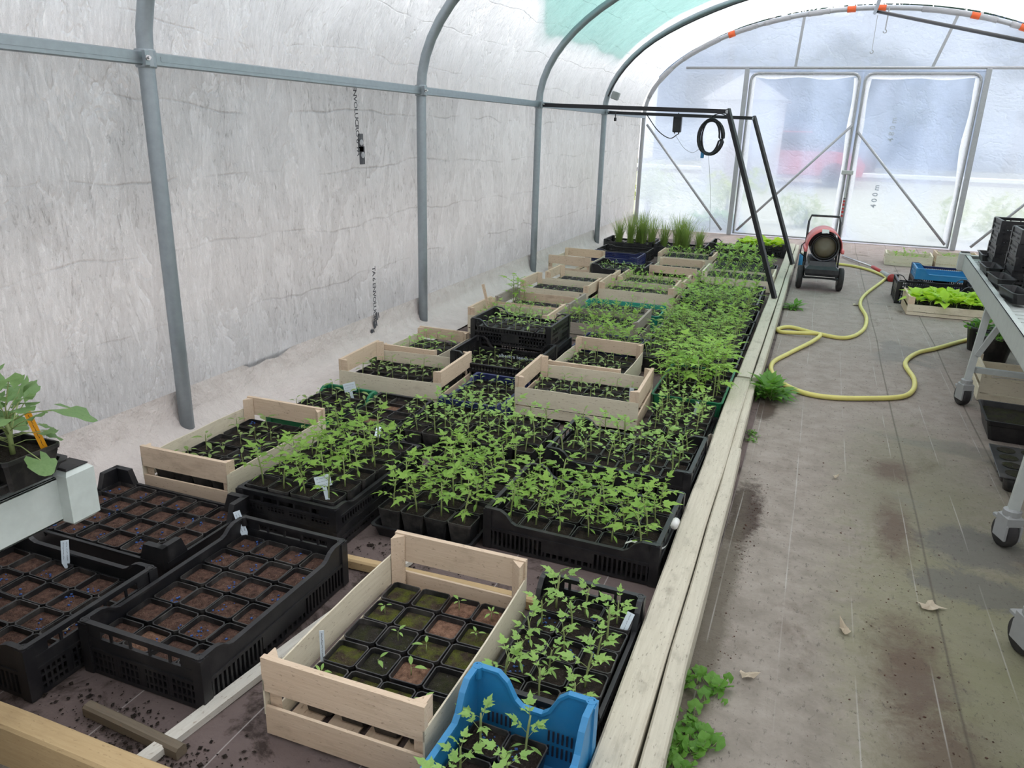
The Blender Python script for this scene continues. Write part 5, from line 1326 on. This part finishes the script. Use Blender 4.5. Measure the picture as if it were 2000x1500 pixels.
mb = MB(); mb.tube([(0, 0, .09), (.005, 0, .13)], .006, 6); mb.bevbox(-.03, -.018, -.01, .01, -.105, -.088, .002); mb.bevbox(.018, .03, -.01, .01, -.112, -.088, .002); put('cable_glands', mb.mesh('cable_glands', 'black_enamel'), t)
p0 = Vector(t.location); 
mb = MB(); mb.tube(catmull([on_y(1262, 222, 9.68) - p0, on_y(1285, 255, 9.68) - p0, on_y(1308, 270, 9.68) - p0, on_y(1324, 262, 9.66) - p0], 6), .006, 6); put('power_cord', mb.mesh('power_cord', 'black_enamel', True), t)
mb = MB(); mb.tube(catmull([on_y(1318, 262, 9.66) - p0, on_y(1335, 288, 9.6) - p0, on_y(1352, 298, 9.5) - p0, on_y(1366, 291, 9.42) - p0], 6), .0022, 5); put('thin_wire', mb.mesh('thin_wire', 'grey_plastic', True), t)
c0 = on_y(1388, 267, 9.38); t = thing('cable_coil', 'coil of black cable with blue plug hanging from the frame beam', 'cable', c0)
rr = random.Random(4)
mb = MB(); pts = []
for k in range(9 * 26):
    a = 2 * pi * k / 26; lp = k // 26; rx = .135 + .012 * sin(lp * 2.1); rz_ = .185 + .012 * cos(lp * 1.7)
    if lp in (3, 6): rx *= .72
    pts.append((rx * cos(a) + .008 * sin(lp * 3), .006 * (lp - 4) + .006 * sin(a * 3 + lp), rz_ * sin(a) - .004 * lp % .01))
mb.tube(pts, .0075, 6); put('cable_loops', mb.mesh('cable_loops', 'black_enamel', True), t)
mb = MB(); mb.tube(catmull([on_y(1420, 226, 9.36) - c0, on_y(1405, 222, 9.37) - c0, on_y(1390, 228, 9.38) - c0, Vector((0, 0, .18))], 5), .006, 6); put('cable_end', mb.mesh('cable_end', 'black_enamel', True), t)
mb = MB(); mb.bevbox(-.018, .018, -.014, .014, -.05, .02, .004); put('plug', mb.mesh('plug', 'blue_plastic'), t, on_y(1372, 300, 9.38) - c0)
mb = MB(); mb.tube([on_y(1384, 304, 9.38), on_y(1388, 375, 9.38), on_y(1386, 452, 9.38)], .0022, 5); tag(put('hanging_wire', mb.mesh('hanging_wire', 'grey_plastic')), 'thin wire hanging straight down below the cable coil', 'wire')
# cable tied along the fourth hoop and a grey junction box on it
mb = MB(); mb.tube([(arch(i / 40)[0] + .012, 9.655 - .006 * sin(i), arch(i / 40)[1] - .030 - .012 * abs(sin(i * .45))) for i in range(2, 34)], .009, 7)
tag(put('roof_cable', mb.mesh('roof_cable', 'black_enamel', True)), 'dark cable tied along the far hoop', 'cable')
p = on_y(1202, 187, 9.62); mb = MB(); mb.bevbox(-.045, .045, -.03, .03, -.045, .045, .008); tag(put('junction_box', mb.mesh('junction_box', 'grey_plastic'), None, p, (0, .3, 0)), 'small grey junction box on the bend of the far hoop', 'box')
p = on_y(1202, 228, 9.6); mb = MB(); mb.tube([(0, 0, .06), (0, 0, -.02)], .006, 6); mb.bevbox(-.014, .014, -.012, .012, -.05, -.01, .003); tag(put('hanging_plug', mb.mesh('hanging_plug', 'black_enamel'), None, p), 'tiny black plug dangling from the beam near the far hoop', 'plug')
# hooks and wires from the gable apex
for (u0, v0, u1, v1, lab) in ((1714, 30, 1703, 98, 'thin wire with weight hanging from the gable apex'), (1738, 12, 1729, 58, 'steel turnbuckle hook hanging beside the gable apex')):
    a, b = on_y(u0, v0, 11.8), on_y(u1, v1, 11.8)
    mb = MB(); mb.tube([a, b], .004 if 'wire' in lab else .009, 6); mb.tube([b + Vector((.02 * sin(i * .7), 0, -.02 + .02 * cos(i * .7))) for i in range(8)], .006, 6)
    tag(put('hanging_hook', mb.mesh('hanging_hook', 'grey_tube')), lab, 'hook')

# ------------------------------------------------------------------ trolleys
def trolley(loc, rz, L, Wd, H, mat, label, legs, name='nursery_trolley'):
    """bench trolley: channel rails round a deck, splayed legs on casters; local y along its length, local x = 0 the rail seen from the path"""
    t = thing(name, label, 'trolley', loc, rz)
    rh = .105
    def chan(ln):                                    # C channel along local x
        mb = MB(); mb.bevbox(-ln / 2, ln / 2, -.004, .004, -rh, 0, .0015); mb.bevbox(-ln / 2, ln / 2, -.004, .030, -.006, 0, .0015); mb.bevbox(-ln / 2, ln / 2, -.004, .026, -rh, -rh + .006, .0015); return mb.mesh('channel', mat)
    put('rail', chan(L), t, (0, L / 2, H), (0, 0, -H2)); put('rail', chan(L), t, (Wd, L / 2, H), (0, 0, H2))
    put('rail', chan(Wd), t, (Wd / 2, L, H), (0, 0, pi)); put('rail', chan(Wd), t, (Wd / 2, 0, H), (0, 0, 0))
    for (x, y, a) in ((0, L, 0), (0, 0, 0), (Wd, L, 0), (Wd, 0, 0)):
        mb = MB(); mb.bevbox(-.035, .035, -.035, .035, -rh - .01, .015, .010); c = put('corner_bracket', mb.mesh('corner_bracket', mat), t, (x, y, H))
        mb = MB(); mb.bevbox(-.028, .028, -.028, .028, .013, .019, .004); put('bracket_cap', mb.mesh('bracket_cap', 'rubber'), c)
    n = int(L / .09)
    me = MB().bevbox(.01, Wd - .01, -.036, .036, -.012, -.002, .001).mesh('deck_slat', 'painted_steel')
    for k in range(n): put('deck_slat', me, t, (0, (k + .5) * L / n, H - .022))
    for y in legs:
        for x, s in ((.02, 1), (Wd - .02, -1)):
            mb = MB(); mb.bar([(x, y + .06, H - .10), (x - s * .035, y, .135)], .034, .034); lg = put('leg', mb.mesh('leg', mat), t)
            mb = MB(); mb.bar([(x + s * .10, y + .02, H - .10), (x - s * .014, y + .012, .29)], .028, .028); put('leg_brace', mb.mesh('leg_brace', mat), lg)
            cs = put('caster', MB().bevbox(-.030, .030, -.032, .032, .085, .135, .010).lathe([(.030, .130), (.030, .150), (.020, .155)], 12).bevbox(-.030, -.022, -.035, .035, .035, .100, .004).bevbox(.022, .030, -.035, .035, .035, .100, .004).mesh('caster_fork', 'grey_plastic'), t, (x - s * .035, y, 0), (0, 0, .4))
            put('wheel', MB().lathe([(.02, -.018), (.052, -.019), (.056, -.012), (.056, .012), (.052, .019), (.02, .018)], 18, T(0, .012, .056) @ RY(H2)).mesh('caster_wheel', 'rubber', True), cs)
            put('brake_lever', MB().bevbox(-.018, .018, .03, .075, .088, .105, .004).mesh('brake_lever', 'grey_plastic'), cs)
        mb = MB(); mb.bar([(-.01, y + .03, .205), (Wd + .01, y + .03, .205)], .030, .030); put('cross_bar', mb.mesh('cross_bar', mat), t)
    return t
trolley((.800, 2.76, 0), -.055, 3.42, 1.1, .655, 'painted_steel', 'long grey steel trolley with stacked black crates on the far side of the path', (.22, 1.95))
trolley((.655, .55, 0), -.05, 1.9, 1.1, .655, 'painted_steel', 'second grey trolley of which only a braked caster shows', (.25, 1.74))
trolley((-2.42, -.95, 0), 0.0, 2.045, .95, .652, 'trolley_white', 'white painted trolley corner carrying geranium pots over the bed end', (.35, 1.62))
# crates on the long trolley
TX = lambda x, y: (.800 + x * cos(-.055) - y * sin(-.055), 2.76 + x * sin(-.055) + y * cos(-.055))
zt = .646
for k, (lx, ly, n, L, Wd, hh, lab) in enumerate(((.275, 3.0, 4, .36, .30, .074, 'tall stack of black crates at the far end of the trolley'), (.33, 2.45, 4, .40, .30, .074, 'second stack of black crates on the trolley'), (.36, 1.95, 3, .40, .30, .074, 'low pair of black crates on the trolley'))):
    x, y = TX(lx, ly)
    for q in range(n):
        plastic_crate(x, y, -.055 + .03 * (q % 2), L, Wd, hh, ('bottom', 'second', 'third', 'topmost')[q] + ' black crate of the ' + lab.replace('black crates', 'crates'), long_style='slot', end_style='grid', dip=0, z=zt + q * (hh + .001))
for k, (lx, ly) in enumerate(((.11, 3.22), (.065, 2.62), (.07, 2.2), (.08, 1.75))):
    x, y = TX(lx, ly); tray(x, y, -.055 + H2 + .05 * k, .28, .10, .055, ('narrow black trough at the far corner of the trolley', 'narrow black trough beside the tall crate stack', 'narrow black trough beside the second crate stack', 'narrow black trough nearest on the trolley edge')[k], z=zt)

# geranium pots on the white trolley
tray(-1.625, .83, H2, .50, .385, .028, 'black drip tray under the geranium pots on the white trolley', z=.672)
for k, (x, y, pl) in enumerate(((-1.478, .985, 1), (-1.478, .845, 0), (-1.625, .985, 1), (-1.63, .845, 1))):
    t = thing('potted_geranium', ('geranium in the square pot holding the orange label', 'square pot of soil at the edge of the white trolley', 'geranium with long stalks towards the side wall', 'geranium half out of view on the white trolley')[k], 'potted plant', (x, y, .678), .03 * k)
    put('pot', pot_mesh(.064, .072), t); put('soil', soil_mesh('dark', k, .058, .058), t)
    if pl: plant_split('geranium', k, t, (0, 0, .056), k * 1.3 + .8, 1.05)
pb = on_z(88, 876, .738)
pt = plant_tag((pb.x, pb.y, .735), 'orange plastic label standing in the geranium pot', (.013, .092), mat='orange_tag', tilt=(.05, -.22), rows=1, seed=21)
# ------------------------------------------------------------------ right of the path: floor things
wooden_crate(1.125, 7.36, .02, .66, .42, .16, 'wooden crate of bright lime leaf plants on the path near the trolley end', drop=.065)
lm = []
for j in range(4):
    for i in range(6):
        x = 1.125 + (i - 2.5) * .098; y = 7.36 + (j - 1.5) * .095
        t = thing('potted_lettuce', 'bright lime lettuce plant in the wooden crate near the trolley end', 'potted plant', (x, y, .010), 0, 'lettuces in the wooden crate')
        put('pot', pot_mesh(.046, .085), t); put('soil', soil_mesh('dark', i % 4, .042, .072), t); put('seedling', plant_mesh('lettuce', (i + j * 2) % 6), t, (0, 0, .07), (0, 0, i * 1.1 + j), (.95, .95, 1.05))
plastic_crate(1.05, 7.84, 0, .62, .42, .20, 'black crate with open handle behind the lime lettuce crate', long_style='grid', end_style='slot', dip=.05)
plastic_crate(1.20, 8.35, 0, .56, .40, .15, 'dark lower crate under the blue crate right of the path', long_style='grid', end_style='grid', dip=.02)
plastic_crate(1.20, 8.35, 0, .54, .38, .10, 'blue notched crate stacked on the dark crate right of the path', mat='blue_plastic', long_style='solid', end_style='grid', dip=.05, z=.152)
plastic_crate(1.24, 8.80, 0, .54, .38, .20, 'dark blue lattice crate behind the blue notched crate', mat='navy_plastic', long_style='grid', end_style='grid', dip=.03)
wooden_crate(1.05, 10.2, -.03, .50, .36, .14, 'small pale wooden crate with oval handhold near the end gable', mat='poplar_pale', drop=.02)
wooden_crate(1.55, 10.25, 0, .44, .36, .17, 'taller brown wooden crate right of the pale one at the gable', drop=.02)
for k, (x, y) in enumerate(((1.05, 10.2), (1.55, 10.25))):
    leafy('seedling_clump', ('seedlings filling the small pale crate near the gable', 'seedlings filling the taller brown crate at the gable')[k], 'seedlings', (x, y, .012), 'tomato', 10, (.17, .12), .9, seed=30 + k)
tray(1.45, 6.35, 0, .55, .35, .06, 'terracotta red tray of weedy plants under the trolley', mat='terracotta')
leafy('tray_plants', 'straggly yellow green plants in the terracotta red tray', 'plant', (1.45, 6.35, .01), 'weed', 7, (.2, .12), .75, seed=41)
for k, (x, y) in enumerate(((1.235, 5.86), (1.46, 5.72), (1.19, 6.12))):
    t = thing('round_pot', ('round black pot of scalloped leaves standing under the trolley', 'round black pot behind the trolley cross bar', 'round black pot farthest under the trolley')[k], 'potted plant', (x, y, 0), k)
    put('pot', MB().lathe([(.075, 0), (.100, .155), (.106, .155), (.106, .175), (.098, .175), (.090, .14)], 20).mesh('round_pot', 'pot_plastic', True), t)
    put('soil', MB().lathe([(.0, .150), (.094, .150)], 16, None, False, False).mesh('round_soil', 'soil_dark'), t)
    plant_split('weed' if k else 'clover', k, t, (0, 0, .15), k, .7 if k else 1.8); plant_split('clover', k + 1, t, (.02, .01, .15), k + 2, 1.6)
wooden_crate(1.28, 5.02, -.05, .58, .40, .19, 'empty pale wooden crate under the trolley behind the leg', mat='poplar_pale', drop=.05)
tray(1.20, 4.30, -.05, .58, .36, .11, 'deep black tray of mossy compost on the floor under the trolley', flare=.03)
mb = soil_builder(.17, .085, 4); mb.v = [(x * 1.6, y, z) for x, y, z in mb.v]; put('compost', mb.mesh('tray_compost', 'soil_moss_dark', True), [o for o in bpy.data.objects if o.get('label', '').startswith('deep black tray')][0])
# round celled tray
t = thing('cell_tray', 'black plug tray with round cells on the floor beside the caster', 'tray', (1.17, 3.68, 0), -.06)
mb = MB()
nx, ny = 6, 4; pt_ = .095
put('cell_rim', MB().bevbox(-.30, .30, -.205, .205, .068, .074, .002).mesh('cell_rim', 'pot_plastic'), t)
cm = MB().lathe([(.032, 0), (.042, .070)], 12).mesh('cell', 'pot_plastic', True); sm = MB().lathe([(0, .0765), (.038, .0755)], 12, None, False, False).mesh('cell_soil', 'soil_moss_dark', True)
for j in range(ny):
    for i in range(nx):
        c = put('cell', cm, t, ((i - 2.5) * pt_, (j - 1.5) * pt_, 0)); put('cell_soil', sm, c)
tray(1.30, 3.40, .5, .34, .20, .075, 'small black tray tilted beside the round celled tray', z=.08)

# ------------------------------------------------------------------ outside, seen through the film
mb = MB(); mb.add([(-60, -40, -.03), (60, -40, -.03), (60, 90, -.03), (-60, 90, -.03)], [(0, 1, 2, 3)])
struct('ground_outside', mb.mesh('ground_outside', 'outside_soil'), 'bare ground outside the greenhouse')
mb = MB(); mb.add([(-14, 12.3, -.02), (16, 12.3, -.02), (16, 34, .35), (-14, 34, .35)], [(0, 1, 2, 3)])
struct('lawn_outside', mb.mesh('lawn_outside', 'outside_grass'), 'grass beyond the end gable')
mb = MB(); n = 30
for i in range(n + 1):
    y = -3 + 16 * i / n
    for (x, z) in ((-2.75, -.03), (-3.1, .22), (-3.6, .42), (-5.5, .5), (-9, .6)): mb.v.append((x + .05 * noise.noise(Vector((y, x, 0))), y, z + (.06 * noise.noise(Vector((y * 1.2, x, 4))) if z > 0 else 0)))
for i in range(n):
    for k in range(4): mb.f.append((5 * i + k, 5 * i + k + 1, 5 * i + k + 6, 5 * i + k + 5)); mb.mi.append(0)
struct('earth_bank', mb.mesh('earth_bank', 'outside_soil', True), 'pinkish earth bank along the outside of the side wall')
# retaining wall with white coping
YW = 26.0
a, b = on_y(1300, 322, YW), on_y(2100, 332, YW)
t = thing('garden_wall', 'mauve rendered wall with white coping beyond the end gable', 'wall', (0, YW, 0))
put('wall_body', MB().bevbox(-12, 16, 0, .3, 0, a.z - .12, .02).mesh('wall_body', 'outside_render'), t)
put('coping', MB().bevbox(-12.1, 16.1, -.08, .38, a.z - .12, a.z, .02).mesh('coping', 'outside_coping'), t)
# tall blue grey building behind
t = thing('hall_building', 'tall blue grey hall beyond the garden wall', 'building', (0, 44, 0))
put('facade', MB().bevbox(-9, 17, 0, 8, 0, 7.0, .05).mesh('facade', 'outside_facade'), t)
put('roof_edge', MB().bevbox(-9.2, 17.2, -.3, 8.2, 7.0, 7.3, .05).mesh('roof_edge', 'outside_coping'), t)
for k in range(6): put('window', MB().bevbox(-1, 1, -.06, 0, 2.6, 4.4, .03).mesh('hall_window', 'car_glass'), t, (-6.5 + 4.2 * k, 0, 0))
t = thing('white_shed', 'small white shed seen faintly through the gable film', 'shed', (-2.1, 21, 0))
put('walls', MB().bevbox(-.9, .9, 0, 1.6, 0, 2.3, .02).mesh('shed_walls', 'house_white'), t)
put('roof', MB().prism([(-1.05, 2.25), (1.05, 2.25), (0, 2.9)], -1.7, .1, RX(H2)).mesh('shed_roof', 'house_white'), t)
put('door', MB().bevbox(-.3, .3, -.03, 0, 0, 1.8, .01).mesh('shed_door', 'outside_render'), t)
# red car
t = thing('parked_car', 'red car parked behind the left door leaf', 'car', (-1.0, 23.5, .2), 0)
body = [(-1.9, .25), (1.9, .25), (1.95, .55), (1.75, .78), (1.0, .86), (-1.0, .86), (-1.85, .75), (-1.95, .5)]
put('body', MB().prism(body, -.8, .8, RX(H2)).mesh('car_body', 'car_red'), t)
put('cabin', MB().prism([(-1.2, .85), (1.05, .85), (.55, 1.32), (-.8, 1.32)], -.7, .7, RX(H2)).mesh('car_cabin', 'car_glass'), t)
put('roof', MB().bevbox(-.78, .53, -.70, .70, 1.31, 1.36, .02).mesh('car_roof', 'car_red'), t)
for x in (-1.2, 1.2):
    for y in (-.78, .62): put('wheel', MB().lathe([(.1, 0), (.3, 0), (.31, .02), (.31, .16), (.3, .18), (.1, .18)], 16, RX(H2)).mesh('car_wheel', 'rubber', True), t, (x, y + .1, .28))
def tree(x, y, h, r, lab, n=1700, mat='leaf_tree', seed=0, tr=True, cat='tree', name='tree'):
    t = thing(name, lab, cat, (x, y, 0)); rr = random.Random(seed); mb = MB()
    blobs = [(Vector((rr.gauss(0, r * .45), rr.gauss(0, r * .45), h * .62 + rr.gauss(0, h * .17))), r * rr.uniform(.4, .75)) for _ in range(11)]
    if not tr: blobs = [(Vector((rr.gauss(0, r * .5), rr.gauss(0, r * .3), h * rr.uniform(.2, .7))), r * rr.uniform(.4, .6)) for _ in range(8)]
    for k in range(n):
        c, br = blobs[k % len(blobs)]; v = Vector((rr.gauss(0, 1), rr.gauss(0, 1), rr.gauss(0, 1))).normalized() * br * rr.uniform(.6, 1.05); s = r * rr.uniform(.05, .11)
        p = c + v; p.z = max(p.z, .03)
        mb.add([(-s, 0, 0), (0, -s * .5, s * .15), (s, 0, 0), (0, s * .5, s * .15)], [(0, 1, 2, 3)], T(*p) @ Euler((rr.uniform(-1.2, 1.2), rr.uniform(-1.2, 1.2), rr.uniform(0, 6))).to_matrix().to_4x4())
    tag(put('foliage', mb.mesh('foliage', mat), t), kind='stuff')
    mb = MB(); mb.tube([(0, 0, 0), (.05 * r, 0, h * .3), (0, .05 * r, h * .6)], [.08 * r, .06 * r, .02 * r], 8); put('trunk', mb.mesh('trunk', 'bark', True), t)
    return t
for k, (x, y, h, r) in enumerate(((-9.5, 31, 11, 2.9), (-4.6, 37, 11.5, 2.9), (1.4, 31, 9.5, 2.6), (6.4, 35, 11.0, 3.0), (11.5, 31, 12, 3.0))):
    tree(x, y, h, r, 'dark leafy tree standing behind the garden wall', seed=k)['group'] = 'trees behind the garden wall'
for k, (x, y, h, r) in enumerate(((-2.75, 13.4, 1.1, .5), (-1.45, 13.4, 1.0, .45), (-4.2, 13.6, 1.2, .5), (-.2, 13.8, .5, .4), (2.5, 13.4, .9, .5), (3.9, 13.4, 1.1, .5))):
    tree(x, y, h, r, 'yellow-green shrub pressed near the outside of the end gable', 700, 'leaf_shrub', 20 + k, False, 'shrub', 'shrub')['group'] = 'shrubs outside the end gable'
# leafy screen added outside to keep sky light off the side wall
t = thing('sky_screen', 'added leafy screen shading the outside of the side wall', 'light blocker', (-7.2, 5, .3))
mb = MB(); nx, nz = 60, 16
for i in range(nx + 1):
    for k in range(nz + 1):
        y = -9 + 18 * i / nx; z = 5.2 * k / nz; d = .5 * noise.noise(Vector((y * .9, z * .9, 2))) + .25 * noise.noise(Vector((y * 3, z * 3, 5)))
        mb.v.append((d - 1.0 * (k / nz) ** 6, y, z + d * .4 * (k / nz)))
for i in range(nx):
    for k in range(nz): a = i * (nz + 1) + k; mb.f.append((a, a + nz + 1, a + nz + 2, a + 1)); mb.mi.append(0)
hb = len(mb.v)
mb.add([(-2.0, -9, 0), (-2.0, 9, 0), (-2.0, 9, 5.0), (-2.0, -9, 5.0), (-1, -9, 5.1), (-1, 9, 5.1)], [(0, 3, 2, 1), (3, 4, 5, 2)])
put('foliage_mass', mb.mesh('foliage_mass', 'leaf_tree', True), t)
rr = random.Random(9); mb = MB()
for _ in range(5000):
    s = rr.uniform(.05, .13); mb.add([(-s, 0, 0), (0, -s * .5, s * .15), (s, 0, 0), (0, s * .5, s * .15)], [(0, 1, 2, 3)], T(rr.gauss(.15, .2), rr.uniform(-9, 9), rr.uniform(.1, 5.3)) @ Euler((rr.uniform(-1.2, 1.2), rr.uniform(-1.2, 1.2), rr.uniform(0, 6))).to_matrix().to_4x4())
tag(put('screen_leaves', mb.mesh('screen_leaves', 'leaf_tree'), t), kind='stuff')
for o in bpy.data.objects:                      # keep every label within sixteen words
    if o.parent is None and 'label' in o:
        w = o['label'].split()
        for drop in ('square', 'bare', 'brown', 'tiny', 'bushy', 'front', 'its', 'spindly', 'drooping', 'leggy', 'low', 'small', 'weak', 'wooden', 'a'):
            if len(w) > 16 and drop in w: w.remove(drop)
        o['label'] = ' '.join(w)
print('OBJECTS', len(bpy.data.objects))
